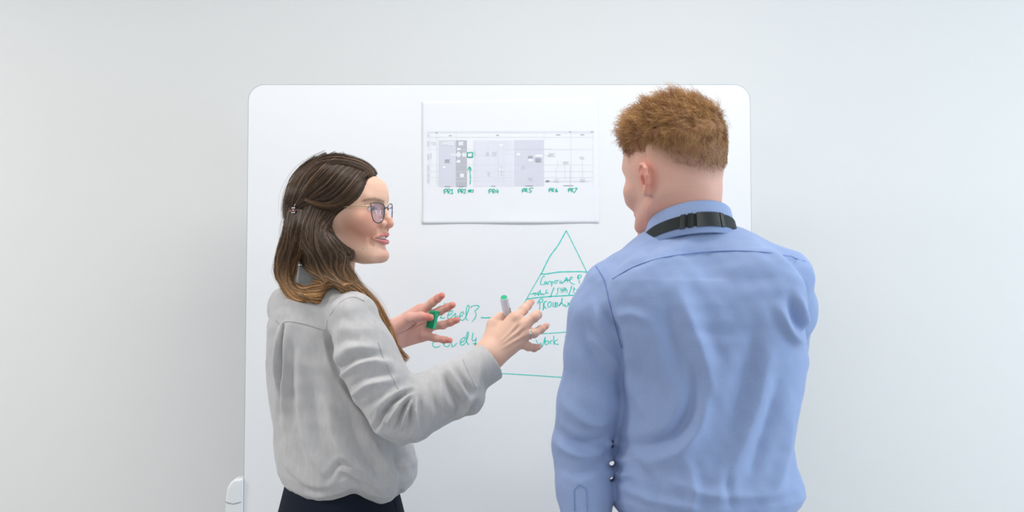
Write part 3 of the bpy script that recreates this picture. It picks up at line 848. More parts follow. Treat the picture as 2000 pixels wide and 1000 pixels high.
def surf_y(f, x, z, y0, y1, n=90, side=-1):
    """first hit of the field travelling along +y (side=-1: from the camera side)"""
    ys = np.linspace(y0, y1, n)
    pts = np.stack([np.full(n, x), ys, np.full(n, z)], 1).astype(np.float32)
    v = f(pts)
    i = np.nonzero(v < 0)[0]
    if len(i) == 0: return None
    i = i[0]
    if i == 0: return ys[0]
    t = v[i - 1] / (v[i - 1] - v[i])
    return ys[i - 1] + t * (ys[i] - ys[i - 1])
def drape_line(f, pix, Yref, y0, y1, off=0.0005, n=40, disp=None):
    """lay a line over a garment: points given on the cloth, dropped onto its surface"""
    out = []
    for a, b in cr(pix, n):
        Yc = Yref
        for _ in range(3):
            w = P(a, b, Yc); y = surf_y(f, w[0], w[2], y0, y1)
            if y is None: break
            Yc = y
        if y is None: continue
        w = P(a, b, Yc - off); out.append(w)
    return np.array(out)
def tree_nearest(V, pts):
    """nearest vertex of V for each pts (small sets)"""
    idx = []
    for p in pts:
        idx.append(int(((V - p) ** 2).sum(1).argmin()))
    return np.array(idx)
def on_mesh(V, N, pix, Yref, n=40, off=0.0008):
    """lay a pixel-drawn seam on the camera-facing side of a finished garment mesh"""
    d = V[:, 1].astype(float) + 3.0
    sx = 1000 + V[:, 0] * FPX / d; sy = 500 - (V[:, 2] - CAM[2]) * FPX / d
    out = []
    for a, b in cr(pix, n):
        dd = (sx - a) ** 2 + (sy - b) ** 2
        c = np.nonzero((dd < 36) & (N[:, 1] < 0.15))[0]
        if len(c) == 0: c = np.argsort(dd)[:12]
        c = c[V[c, 1] < V[c, 1].min() + 0.03]
        w8 = 1 / (dd[c] + 1.0)
        Yc = float((V[c, 1] * w8).sum() / w8.sum())
        out.append(P(a, b, Yc - off))
    out = np.array(out)
    k = np.array([1, 2, 3, 2, 1.0]); k /= k.sum()
    if len(out) > 8: out[2:-2, 1] = np.convolve(out[:, 1], k, 'valid')
    return out
def mesh_normals(V, Q):
    a, b, c, d = (V[Q[:, i]] for i in range(4))
    fn = np.cross(c - a, d - b)
    N = np.zeros_like(V)
    for i in range(4): np.add.at(N, Q[:, i], fn)
    return N / (np.linalg.norm(N, axis=1)[:, None] + 1e-12)
def shoe_mesh(name, heel, dirv, L, m, parent):
    heel = np.asarray(heel, float); d = np.array((dirv[0], dirv[1], 0.0)); d /= np.linalg.norm(d)
    s = np.array((-d[1], d[0], 0))
    rows = []
    prof = [(-.01, .020, .035), (0, .030, .075), (.05, .034, .085), (.09, .033, .080), (.14, .038, .060), (.19, .044, .046), (.23, .040, .038), (.26, .026, .030), (.272, .006, .020)]
    nn = 16
    V, Fq = [], []
    for t, w, h in prof:
        for i in range(nn):
            a = 2 * math.pi * i / nn
            cx = w * math.copysign(abs(math.cos(a)) ** .7, math.cos(a)); cz = h / 2 + h / 2 * math.copysign(abs(math.sin(a)) ** .7, math.sin(a))
            V.append(heel + d * (t * L / .27) + s * cx + np.array((0, 0, cz)))
    for r_ in range(len(prof) - 1):
        for i in range(nn):
            j = (i + 1) % nn
            Fq.append((r_ * nn + i, r_ * nn + j, (r_ + 1) * nn + j, (r_ + 1) * nn + i))
    me = np_mesh(name, V, Fq)
    bm = bmesh.new(); bm.from_mesh(me)
    bmesh.ops.holes_fill(bm, edges=[e for e in bm.edges if e.is_boundary])
    bmesh.ops.recalc_face_normals(bm, faces=bm.faces); bm.to_mesh(me); bm.free()
    for p in me.polygons: p.use_smooth = True
    return link(name, me, m, parent)
# ------------------------------------------------------------------ the man in the blue shirt (back to the camera)
MY = -0.78
man = empty('person', (P(1385, 500, MY)[0], MY, 0))
tag(man, 'person with short ginger hair in a blue shirt standing with back turned', 'person')
def mp(px, py, dy=0.0): return P(px, py, MY + dy)
MAN_YAW = R(14)
# torso rows: py, left px, right px, half depth
rows = [(1012, 1222, 1540, .112), (1000, 1212, 1548, .118), (985, 1200, 1562, .126), (968, 1196, 1572, .130), (945, 1198, 1569, .130), (910, 1202, 1556, .126), (870, 1205, 1552, .122),
        (820, 1206, 1560, .121), (760, 1208, 1571, .123), (700, 1204, 1578, .124), (650, 1194, 1574, .122), (590, 1186, 1566, .114), (545, 1190, 1562, .100), (522, 1205, 1550, .082), (496, 1240, 1510, .060), (476, 1290, 1450, .045)]
zs = np.array([mp(0, r_[0])[2] for r_ in rows]); 
cxs = np.array([(mp(r_[1], 0)[0] + mp(r_[2], 0)[0]) / 2 for r_ in rows])
hw = np.array([(mp(r_[2], 0)[0] - mp(r_[1], 0)[0]) / 2 for r_ in rows])
hd = np.array([r_[3] for r_ in rows])
# projected half width of a turned ellipse -> its own long half axis
rxs = np.sqrt(np.maximum(hw ** 2 - (hd * math.sin(MAN_YAW)) ** 2, 1e-4)) / math.cos(MAN_YAW)
cys = MY + np.interp(zs, [1.05, 1.25, 1.45, 1.56], [0.0, 0.005, 0.0, 0.02])
def man_torso(p): return zloft(p, zs, cxs, cys, rxs, hd, MAN_YAW, 2.25)
ARML = [mp(1182, 560, -.03), mp(1168, 618, -.03), mp(1163, 690, -.02), mp(1152, 790, -.01), mp(1138, 870, 0), mp(1141, 950, -.02), mp(1150, 1060, -.05), mp(1155, 1120, -.06)]
ARML_R = [.040, .046, .0485, .0525, .0480, .0440, .040, .036]
ARMR = [mp(1540, 548, .03), mp(1536, 606, .09), mp(1525, 700, .24)]
ARMR_R = [.044, .049, .050]
FOREARM = [mp(1525, 712, .25), mp(1420, 600, .24), mp(1330, 520, .22)]
FOREARM_R = [.050, .043, .034]
def man_shirt(p):
    f = man_torso(p)
    sh = rcone(p, mp(1350, 474, .02), mp(1190, 552, -.02), .046, .038)
    f = smin(f, sh, .03)
    f = smin(f, rcone(p, mp(1358, 470, .02), mp(1536, 530, .035), .046, .040), .03)
    f = smin(f, chain(p, ARML, ARML_R, .03), .009)
    f = smin(f, chain(p, ARMR, ARMR_R, .03), .016)
    f = smin(f, chain(p, FOREARM, FOREARM_R, .03), .02)
    f = smin(f, ellip(p, mp(1362, 506, -.012), (.115, .075, .056)), .04)
    # shoulder blades and the hollow of the spine
    f = smin(f, ellip(p, mp(1280, 600, -.085), (.075, .035, .085)), .05)
    f = smin(f, ellip(p, mp(1490, 590, -.075), (.075, .035, .085)), .05)
    # slits of light between the hanging sleeve and the side
    for px_, py_, hh in ((1194, 864, .008), (1193, 900, .007), (1192, 930, .005)):
        f = smax(f, -ellip(p, mp(px_, py_), (.0042, .30, hh)), .003)
    # open cuff of the raised arm and of the hanging arm
    f = smax(f, -rcone(p, mp(1336, 526, .22), mp(1240, 440, .20), .030, .030), .003)
    return f
M_shirt = fabric('blue_shirt_cloth', srgb(162, 181, 219), srgb(131, 151, 196), 140, rough=.8, bump=.08, sheen=.15, noise=420, stretch=.8)
V, Q = mesh_sdf(man_shirt, (P(1060, 0, MY)[0], MY - .2, .98), (P(1630, 0, MY)[0], MY + .36, 1.60), .0034)
N = mesh_normals(V, Q)
MF = [  # folds: path, half width mm, height mm
    ([(1318, 560), (1345, 630), (1372, 700), (1392, 765)], 15, 5.0),
    ([(1290, 600), (1315, 690), (1335, 760)], 16, -4.0),
    ([(1352, 720), (1348, 790), (1318, 845), (1262, 872), (1225, 872)], 12, -5.5),
    ([(1372, 770), (1362, 830), (1325, 880), (1265, 905)], 15, 5.0),
    ([(1225, 690), (1240, 760), (1262, 820)], 12, 3.5),
    ([(1500, 690), (1470, 800), (1430, 900), (1390, 970)], 18, 5.0),
    ([(1530, 740), (1500, 830), (1465, 930)], 14, -4.5),
    ([(1555, 800), (1545, 880), (1520, 950), (1480, 985)], 14, 4.5),
    ([(1470, 640), (1450, 740), (1425, 830)], 18, -4.0),
    ([(1540, 580), (1556, 625), (1580, 655)], 9, -4.0), ([(1560, 575), (1575, 620), (1588, 640)], 9, 4.0),
    ([(1518, 600), (1545, 650), (1580, 672)], 9, 4.5),
    ([(1180, 605), (1200, 640), (1216, 690)], 8, -5.0), ([(1165, 600), (1178, 640), (1200, 670)], 8, 4.0), ([(1150, 660), (1180, 680), (1212, 720)], 10, 4.0),
    ([(1205, 620), (1230, 612), (1260, 625)], 9, 3.0), ([(1140, 620), (1150, 680), (1190, 740)], 12, -3.0),
    ([(1110, 800), (1150, 830), (1195, 835)], 10, 3.5), ([(1090, 850), (1130, 872), (1185, 868)], 9, -4.0), ([(1092, 880), (1140, 900), (1190, 890)], 9, 4.0), ([(1100, 925), (1140, 930), (1185, 915)], 8, -2.5),
    ([(1190, 870), (1202, 880), (1220, 878)], 5, 3.0), ([(1190, 905), (1205, 912), (1230, 905)], 5, 3.0), ([(1192, 935), (1210, 940), (1235, 932)], 5, 2.5),
    ([(1300, 930), (1380, 960), (1480, 965), (1550, 960)], 10, 3.0), ([(1215, 960), (1280, 975), (1360, 985)], 8, 3.0), ([(1240, 900), (1270, 940), (1290, 985)], 9, -3.0),
    ([(1340, 900), (1350, 950), (1345, 990)], 9, 3.0), ([(1420, 905), (1415, 950), (1425, 990)], 9, -3.0),
    ([(1260, 470), (1230, 500), (1190, 512)], 10, 3.0), ([(1300, 462), (1260, 505), (1230, 520)], 9, -2.5), ([(1350, 470), (1320, 490)], 9, 2.0),
    ([(1470, 465), (1510, 480), (1550, 505)], 9, 2.5), ([(1380, 540), (1440, 548), (1520, 540)], 12, -1.8), ([(1330, 640), (1420, 650), (1500, 640)], 10, -1.6),
]
D = 1.5 * folds(V, N, MF, MY - .1)
D += 0.0011 * snoise(V * np.float32(1), .10, 3) * np.clip(-N[:, 1] + .5, 0, 1)
D += 0.0005 * snoise(V, .035, 5)
V = (V + N * D[:, None]).astype(np.float32)
shirt = link('shirt', np_mesh('shirt', V, Q), M_shirt, man)
SV, SN = V, mesh_normals(V, Q)
M_seam = mat('blue_shirt_seam', srgb(112, 136, 192), .85, .2)
def seam(name, pix, r_=.0009, n=46, V_=None, N_=None, m=None, par=None, Yr=None):
    pts = on_mesh(SV if V_ is None else V_, SN if N_ is None else N_, pix, MY - .1 if Yr is None else Yr, n, .0010)
    return tube_obj(name, pts, r_, m or M_seam, par or shirt, 6)
seam('yoke_seam', [(1196, 545), (1240, 520), (1300, 502), (1380, 492), (1450, 490), (1520, 496), (1578, 512)])
seam('armhole_seam', [(1164, 520), (1180, 548), (1190, 590), (1203, 640), (1214, 680)])
seam('sleeve_placket', [(1122, 998), (1121.5, 975), (1121, 958), (1126, 952), (1132, 947), (1139, 951), (1146, 957), (1147, 975), (1148, 998)], .0006, 40, m=mat('placket_seam', srgb(132, 154, 206), .85, .2))
# collar: stand-and-fall band round the neck
CC = mp(1346, 444, .005); CYAW = R(-20)
def ring(r_, z, th, tilt, sq=.9):
    """point on a tilted neck ring; th=0 at the nape"""
    x, y = r_ * math.sin(th), -r_ * sq * math.cos(th)
    c, s = math.cos(CYAW), math.sin(CYAW)
    X, Y = x * c + y * s, -x * s + y * c     # ring turned with the head a little
    zz = z - tilt * (1 - math.cos(th)) * .5
    return np.array((CC[0] + X, CC[1] + Y, CC[2] + zz))
def band(name, prof, th0, th1, n, m, par, tilt=.055, closed=True, sq=.9, smooth=True):
    Vv, Ff = [], []
    k = len(prof)
    for i in range(n + 1):
        th = th0 + (th1 - th0) * i / n
        for r_, z in prof: Vv.append(ring(r_, z, th, tilt, sq))
    for i in range(n):
        for j in range(k if closed else k - 1):
            Ff.append((i * k + j, i * k + (j + 1) % k, (i + 1) * k + (j + 1) % k, (i + 1) * k + j))
    return link(name, np_mesh(name, Vv, Ff, smooth), m, par)
band('collar', [(.0700, -.012), (.0685, .020), (.0690, .0425), (.0715, .0455), (.0745, .0430), (.0820, .018), (.0890, -.009), (.0875, -.011), (.0795, .014), (.0730, .034), (.0720, .020), (.0730, -.012)], R(-158), R(158), 72, M_shirt, shirt)
# trousers, belt, shoes
M_trouser = noise_bump(mat('grey_trouser_cloth', srgb(70, 74, 84), .9, .15), 400, .2, .001, color_amt=.08)
M_belt = noise_bump(mat('brown_belt_leather', srgb(110, 72, 56), .55, .4), 90, .2, .001)
M_shoe = mat('black_shoe_leather', srgb(34, 32, 32), .4, .5)
wc = np.array((cxs[1], MY))
def man_legs(p):
    z = [.80, .90, 1.0, 1.045]
    f = zloft(p, z, np.full(4, wc[0]), np.full(4, wc[1]), np.array([.17, .175, .163, .150]), np.array([.125, .13, .115, .108]), MAN_YAW, 2.2)
    for s in (-1, 1):
        hip = (wc[0] + s * .085, MY, .86); knee = (wc[0] + s * .10, MY + .01, .48); ank = (wc[0] + s * .105, MY - .005, .075)
        f = smin(f, chain(p, [hip, knee, ank], [.092, .070, .058], .03), .03)
    return f
V, Q = mesh_sdf(man_legs, (wc[0] - .24, MY - .18, .04), (wc[0] + .24, MY + .18, 1.08), .010)
V[:, 2] = np.maximum(V[:, 2], .03)
trousers = link('trousers', np_mesh('trousers', V, Q), M_trouser, man)
bz = np.array([1.012, 1.018, 1.042, 1.048])
Vb, Fb = [], []
nb_ = 64
for i in range(nb_):
    a = 2 * math.pi * i / nb_
    c, s = math.cos(MAN_YAW), math.sin(MAN_YAW)
    for o_, z in ((0, 1.012), (.0045, 1.014), (.0045, 1.044), (0, 1.046)):
        ex, ey = (.156 + o_) * math.cos(a), (.114 + o_) * math.sin(a)
        Vb.append((wc[0] + ex * c - ey * s, wc[1] + ex * s + ey * c, z))
for i in range(nb_):
    j = (i + 1) % nb_
    for k in range(4): Fb.append((i * 4 + k, i * 4 + (k + 1) % 4, j * 4 + (k + 1) % 4, j * 4 + k))
link('belt', np_mesh('belt', Vb, Fb), M_belt, man)
for s in (-1, 1): shoe_mesh('shoe', (wc[0] + s * .105 + .01, MY - .04, 0.0), (-.25 + s * .12, 1), .28, M_shoe, man)

# head, neck, raised hand
MH = mp(1319, 357, 0.02); MHR = frame((-math.sin(R(37)), math.cos(R(37))), R(-9)); MSC = 1.03
def mloc(p):
    q = to_local(p, MH, MHR, MSC)
    q[:, 2] = np.where(q[:, 2] < -20, (q[:, 2] + 20) / .80 - 20, q[:, 2])      # a shorter lower face
    return q
nk0 = MH + MHR @ np.array((-.024, 0, -.045)); nk1 = mp(1346, 470, .028)
hw_ = P(1318, 508, MY + .215)       # wrist of the raised right hand
def hp(px, py, dy): return P(px, py, MY + dy)
HM = dict(n=(0.25, 1, 0.1), sq=.7,
    fingers=[dict(j=[hp(1288, 478, .17), hp(1266, 462, .135), hp(1257, 445, .125), hp(1249, 436, .135)], r=[.0095, .0088, .0080, .0066]),
             dict(j=[hp(1284, 492, .18), hp(1262, 480, .14), hp(1255, 466, .13), hp(1252, 455, .14)], r=[.0095, .0090, .0082, .0068]),
             dict(j=[hp(1286, 506, .19), hp(1264, 500, .15), hp(1260, 484, .14), hp(1268, 472, .15)], r=[.0092, .0086, .0078, .0066]),
             dict(j=[hp(1292, 520, .20), hp(1274, 516, .17), hp(1270, 502, .16), hp(1277, 492, .165)], r=[.0080, .0074, .0066, .0058])],
    palm=[(hw_, hp(1290, 478, .17), .024, .016), (hw_, hp(1286, 500, .185), .024, .016), (hw_, hp(1293, 520, .20), .020, .013)],
    thumb=dict(j=[hp(1312, 490, .19), hp(1296, 462, .17), hp(1284, 446, .15), hp(1278, 434, .135)], r=[.015, .0115, .0095, .0075]),
    arm=[hp(1318, 508, .215), hp(1380, 560, .23)], arm_r=[.025, .032])
def man_head(p):
    f = head_sdf(mloc(p), False) * np.float32(.001 * MSC)
    f = smin(f, rcone(p, nk0, nk1, .0535, .056), .045)
    # neck muscles beside the spine and the line to the shoulder
    f = smin(f, rcone(p, mp(1372, 380, -.018), mp(1376, 460, -.005), .020, .026), .03)
    return f
V1, Q1 = mesh_sdf(man_head, MH - np.array((.16, .17, .19)), MH + np.array((.17, .17, .16)), .0019)
V1, Q1, _ = keep(V1, Q1, V1[:, 2] > mp(0, 462)[2])
V2, Q2 = mesh_sdf(lambda p: hand_sdf(p, HM), hp(1245, 540, .08), hp(1370, 420, .30), .0017)
def man_core(p):
    f = rcone(p, (cxs[1], MY, 1.0), mp(1372, 600, .01), .085, .085)
    f = smin(f, rcone(p, mp(1372, 590, .03), mp(1362, 540, .03), .06, .04), .03)
    f = smin(f, chain(p, ARML, [r_ * .7 for r_ in ARML_R], .02), .02)
    f = smin(f, chain(p, [ARMR[0], ARMR[2], FOREARM[1], hp(1330, 520, .215)], [.034, .034, .03, .026], .02), .02)
    for s in (-1, 1):
        hip = (wc[0] + s * .085, MY, .86); knee = (wc[0] + s * .10, MY + .01, .48); ank = (wc[0] + s * .105, MY - .005, .06)
        f = smin(f, chain(p, [hip, knee, ank], [.075, .052, .035], .03), .03)
    # hanging left hand
    f = smin(f, flatcone(p, mp(1155, 1120, -.06), mp(1158, 1200, -.06), .030, .034, (1, .2, 0), .5), .02)
    return f
V3, Q3 = mesh_sdf(man_core, (P(1070, 0, MY)[0], MY - .2, .03), (P(1620, 0, MY)[0], MY + .34, 1.56), .009)
LH = dict(n=(1, .25, 0), sq=.55, fingers=[], palm=[], thumb=dict(j=[mp(1160, 1150, -.085), mp(1166, 1190, -.115), mp(1168, 1225, -.125)], r=[.014, .011, .009]), arm=[mp(1155, 1110, -.06), mp(1155, 1130, -.06)], arm_r=[.027, .027])
for i, dy in enumerate((-.095, -.072, -.05, -.03)):
    L0 = (92, 100, 94, 76)[i]
    LH['fingers'].append(dict(j=[mp(1160, 1225, dy), mp(1163, 1225 + L0 * .42, dy), mp(1160, 1225 + L0 * .70, dy + .006), mp(1154, 1225 + L0, dy + .01)], r=[.0098, .009, .0082, .0068]))
    LH['palm'].append((mp(1155, 1130, -.06), mp(1160, 1222, dy), .024, .016))
V4, Q4 = mesh_sdf(lambda p: hand_sdf(p, LH), mp(1120, 1345, -.16), mp(1200, 1100, .02), .0032)
parts = []
SK = np.array(srgb(226, 176, 158)); SKR = np.array(srgb(214, 132, 118)); HAIRC = np.array(srgb(138, 100, 72))
q = mloc(V1)
C1 = np.tile(SK, (len(V1), 1))
red = np.clip(1.15 - np.linalg.norm((q - np.array((-12, 82, 3))) / np.array((30, 16, 36)), axis=1), 0, 1)      # flushed ear
C1 = lerp_col(C1, np.array(srgb(226, 128, 112)), red * .8)
nk_ = np.clip((-30 - q[:, 2]) / 50, 0, 1); C1 = lerp_col(C1, SKR, nk_ * .45)
# clipped hair: fades upward from the nape and round the ears
def hair_density(q):
    """0 skin .. 1 full hair, head coordinates mm; fade line follows the clipped sides"""
    ang = np.degrees(np.arctan2(np.abs(q[:, 1]), -q[:, 0]))        # 0 at the back, 90 beside, 180 front
    line = np.interp(ang, [0, 40, 75, 95, 112, 125, 140, 160, 180], [-20, 0, 26, 40, 30, 52, 64, 74, 78])
    return np.clip((q[:, 2] - line) / 54.0, 0, 1)
hdn = hair_density(q)
earm = (np.linalg.norm((q - np.array((-13, 84, 3))) / np.array((22, 13, 36)), axis=1) < 1) | (np.linalg.norm((q - np.array((-13, -84, 3))) / np.array((22, 13, 36)), axis=1) < 1)
hm = np.where(earm, 0, np.clip(hdn * 1.5, 0, 1) ** 1.15 * .95)
hm = np.clip(hm * (1 + .12 * snoise(V1, .004, 9)), 0, 1)
C1 = lerp_col(C1, HAIRC, hm)
br = np.clip(1.4 - np.abs(q[:, 2] - 40) / 5, 0, 1) * (q[:, 0] > 55) * np.clip((np.abs(q[:, 1]) - 8) / 4, 0, 1) * np.clip((52 - np.abs(q[:, 1])) / 6, 0, 1)
C1 = lerp_col(C1, np.array(srgb(150, 96, 66)), np.clip(br, 0, .8))
lm = lip_mask(q); C1 = lerp_col(C1, np.array(srgb(196, 110, 104)), lm * .8)
Vm, Qm, Cm = merge_np([(V1, Q1, C1), (V2, Q2, np.tile(np.array(srgb(228, 160, 144)), (len(V2), 1))), (V3, Q3, np.tile(SK, (len(V3), 1))), (V4, Q4, np.tile(SK, (len(V4), 1)))])
me = np_mesh('body', Vm, Qm); set_col(me, Cm)
M_skin_m = skin_material('fair_skin')
link('body', me, M_skin_m, man)
M_eye = vcol_mat('eyeball', .12, .6)
def eyes(c, Rm, sc, parent, iris):
    for s in (1, -1):
        bm = bmesh.new(); bmesh.ops.create_uvsphere(bm, u_segments=28, v_segments=20, radius=.0133 * sc)
        me = bm_mesh('eye', bm, True)
        co = np.zeros(len(me.vertices) * 3, np.float32); me.vertices.foreach_get('co', co); co = co.reshape(-1, 3)
        an = np.arccos(np.clip(co[:, 0] / np.linalg.norm(co, axis=1), -1, 1))
        Cc = np.tile(np.array((.82, .80, .78)), (len(co), 1)); Cc[an < .46] = iris; Cc[an < .2] = (.01, .01, .01)
        w = co @ np.asarray(Rm).T + (np.asarray(c) + np.asarray(Rm) @ (np.array((.0668, s * .031, .016)) * sc))
        me.vertices.foreach_set('co', w.astype(np.float32).ravel()); set_col(me, Cc)
        link('eye', me, M_eye, parent)
eyes(MH, MHR, MSC, man, srgb(90, 120, 140))
# ------------------------------------------------------------------ the woman in the grey blouse
WY = -0.49
woman = empty('person', (P(645, 500, WY)[0], WY, 0))
tag(woman, 'person with long brown hair and glasses in a grey blouse gesturing with both hands', 'person')
def wp(px, py, Y=WY): return P(px, py, Y)
WHEAD = R(36)                                    # heading of the chest, from +x towards the board
rows = [(968, 585, 775, .8), (955, 566, 790, .8), (942, 551, 804, .8), (922, 541, 814, .8), (895, 536, 814, .8), (850, 533, 798, .78), (800, 526, 772, .76), (750, 520, 750, .76), (700, 517, 733, .76),
        (650, 519, 714, .74), (610, 525, 694, .70), (580, 537, 676, .64), (560, 556, 660, .60), (546, 580, 648, .60)]
wzs = np.array([wp(0, r_[0])[2] for r_ in rows])
wcx = np.array([(wp(r_[1], 0)[0] + wp(r_[2], 0)[0]) / 2 for r_ in rows])
whw = np.array([(wp(r_[2], 0)[0] - wp(r_[1], 0)[0]) / 2 for r_ in rows])
rat = np.array([r_[3] for r_ in rows])           # depth : width of the chest
wlat = whw / np.sqrt((rat * math.cos(WHEAD)) ** 2 + math.sin(WHEAD) ** 2)
wdep = wlat * rat
def w_torso(p): return zloft(p, wzs, wcx, np.full(len(wzs), WY), wlat, wdep, WHEAD - R(90), 2.15)
SLR = [wp(690, 626, -.605), wp(712, 690, -.625), wp(742, 752, -.645), wp(775, 800, -.655), wp(800, 812, -.655), wp(850, 778, -.64), wp(893, 752, -.625), wp(918, 733, -.615)]
SLR_R = [.048, .0530, .0535, .0480, .0440, .0450, .0430, .0345]
CUFF = [wp(914, 736, -.617), wp(953, 709, -.602)]
SLL = [wp(566, 608, -.375), wp(620, 700, -.30), wp(680, 770, -.27), wp(735, 700, -.275)]
SLL_R = [.044, .050, .047, .036]
def w_blouse(p):
    f = w_torso(p)
    f = smin(f, rcone(p, wp(632, 556), wp(690, 612, -.60), .040, .042), .035)
    f = smin(f, rcone(p, wp(628, 556), wp(568, 598, -.38), .040, .042), .035)
    f = smin(f, ellip(p, wp(590, 660, -.545), (.055, .05, .075)), .05)           # shoulder blade
    f = smin(f, ellip(p, wp(735, 720, -.45), (.045, .060, .055)), .04)           # bust
    f = smin(f, chain(p, SLL, SLL_R, .03), .02)
    arm = chain(p, SLR, SLR_R, .03)
    arm = smin(arm, ellip(p, wp(910, 785, -.63), (.030, .026, .022)), .03)       # cloth bagging above the cuff
    f = smin(f, arm, .011)
    cuff = rcone(p, CUFF[0], CUFF[1], .0375, .0385)
    e = CUFF[1] - CUFF[0]; e = (e / np.linalg.norm(e)).astype(np.float32)
    cuff = np.maximum(cuff, (p - CUFF[1].astype(np.float32)) @ e - .006)
    cuff = np.maximum(cuff, -((p - CUFF[0].astype(np.float32)) @ e) - .002)
    f = smin(f, cuff, .004)
    f = smax(f, -rcone(p, CUFF[1] - e * .012, CUFF[1] + e * .06, .0300, .0305), .002)
    return f
M_blouse = fabric('grey_blouse_cloth', srgb(214, 212, 212), srgb(172, 171, 173), 210, rough=.88, bump=.22, sheen=.2, noise=120)
V, Q = mesh_sdf(w_blouse, (P(500, 0, WY)[0], -.74, 1.01), (P(985, 0, WY)[0], -.20, 1.48), .0026)
N = mesh_normals(V, Q)
WF = [
    ([(548, 638), (546, 665), (544, 700)], 3.2, -8.0), ([(546, 660), (543, 710), (538, 760), (533, 820)], 5, -5.0), ([(558, 636), (554, 700), (549, 770), (546, 840)], 8, 4.5), ([(540, 645), (533, 700), (528, 760)], 7, 3.5),
    ([(563, 650), (562, 740), (568, 830), (590, 915), (610, 945)], 12, -3.0), ([(580, 700), (584, 790), (602, 870), (640, 930)], 14, 4.0),
    ([(610, 740), (618, 830), (650, 900), (690, 935)], 13, -3.0), ([(640, 780), (655, 850), (690, 905), (735, 935)], 13, 3.5), ([(655, 915), (672, 918), (700, 945)], 8, 4.5), ([(640, 935), (665, 905), (690, 912)], 7, -3.5),
    ([(680, 800), (705, 870), (745, 925)], 12, -3.0), ([(720, 850), (745, 890), (770, 940)], 10, 4.0), ([(755, 860), (775, 890), (790, 930)], 9, -4.0), ([(785, 850), (800, 885), (812, 905)], 8, 3.0),
    ([(540, 880), (552, 915), (580, 945)], 9, 3.5), ([(560, 930), (600, 955), (640, 955)], 7, -2.5), ([(770, 890), (782, 925), (778, 950)], 6, -4.0),
    ([(640, 655), (652, 700), (668, 735)], 7, -6.5), ([(668, 735), (700, 785), (735, 825)], 7, -5.0),
    # upper sleeve
    ([(652, 650), (680, 640), (716, 640)], 12, 1.2), ([(650, 676), (685, 660), (730, 668)], 11, -1.8), ([(658, 700), (695, 674), (742, 676)], 10, 2.4), ([(664, 722), (705, 690), (752, 690)], 8, -3.2), ([(667, 735), (700, 712), (735, 700), (766, 704)], 7, 5.0),
    ([(686, 756), (725, 728), (778, 722)], 8, -3.8), ([(692, 768), (728, 744), (770, 734)], 7, 3.2), ([(712, 790), (750, 770), (798, 742)], 10, -1.8),
    # elbow
    ([(810, 756), (785, 768), (757, 796), (744, 826)], 4.5, -7.0), ([(810, 762), (788, 782), (766, 815)], 4, 5.0), ([(812, 763), (798, 785), (780, 828)], 3.5, -5.0), ([(813, 763), (802, 792), (790, 830)], 3.5, 4.5), ([(815, 764), (810, 792), (803, 835)], 4, -4.0), ([(818, 764), (818, 795), (822, 830)], 5, 4.0), ([(795, 752), (770, 762), (738, 792)], 7, 4.5), ([(722, 800), (738, 822), (765, 842)], 7, 3.0), ([(760, 790), (785, 775), (808, 760)], 4, 3),
    ([(826, 770), (828, 800), (832, 832)], 8, -3.0),
    # forearm and cuff
    ([(868, 722), (880, 745), (905, 790)], 6, -5.0), ([(880, 716), (893, 740), (914, 775)], 6, 4.5), ([(892, 710), (905, 732), (922, 765)], 5, -4.5), ([(862, 730), (868, 765), (890, 800)], 8, 4.0), ([(895, 812), (912, 795), (926, 770)], 6, 3.5), ([(905, 815), (915, 805), (930, 785)], 5, -3), ([(850, 745), (856, 780), (870, 812)], 8, -2.5),
    ([(930, 690), (938, 715), (938, 748)], 6, 2.0), ([(944, 690), (950, 715), (948, 745)], 5, -1.6),
]
Dd = 1.6 * folds(V, N, WF, -.62)
Dd += .0011 * snoise(V, .08, 21) + .0006 * snoise(V, .03, 22)
Dd *= np.clip((np.linalg.norm(V - CUFF[1], axis=1) - .040) / .012, 0, 1) * .9 + .1 * np.clip((np.linalg.norm(V - CUFF[1] - np.array((.01, 0, -.004)), axis=1) - .034) / .01, 0, 1)
V = (V + N * Dd[:, None]).astype(np.float32)
# the hem blouses unevenly over the waistband
pxV = 1000 + V[:, 0] * FPX / (V[:, 1] + 3); pyV = 500 - (V[:, 2] - CAM[2]) * FPX / (V[:, 1] + 3)
lift = 15 * np.exp(-((pxV - 690) / 26) ** 2) - 6 * np.exp(-((pxV - 605) / 40) ** 2) - 8 * np.exp(-((pxV - 755) / 26) ** 2) + 8 * np.exp(-((pxV - 778) / 10) ** 2)
V[:, 2] += (lift * .001 * np.clip((pyV - 905) / 45, 0, 1) * np.clip(-N[:, 1] * 3 + 1, 0, 1)).astype(np.float32)
blouse = link('blouse', np_mesh('blouse', V, Q), M_blouse, woman)
BV, BN = V, mesh_normals(V, Q)
M_wseam = mat('grey_blouse_seam', srgb(176, 175, 178), .9, .2)
def wseam(pix, name='seam', r_=.0005, n=36): return seam(name, pix, r_, n, BV, BN, M_wseam, blouse, -.6)
wseam([(527, 616), (537, 624), (546, 634)], 'yoke_seam', n=14)
wseam([(551, 634), (560, 628), (590, 632), (615, 639), (636, 646)], 'yoke_seam')
wseam([(636, 646), (640, 625), (652, 605), (668, 588), (690, 580), (712, 588)], 'armhole_seam')
wseam([(738, 668), (750, 700), (765, 735), (778, 760)], 'sleeve_seam')
wseam([(904, 702), (912, 722), (922, 742), (930, 760)], 'cuff_seam')
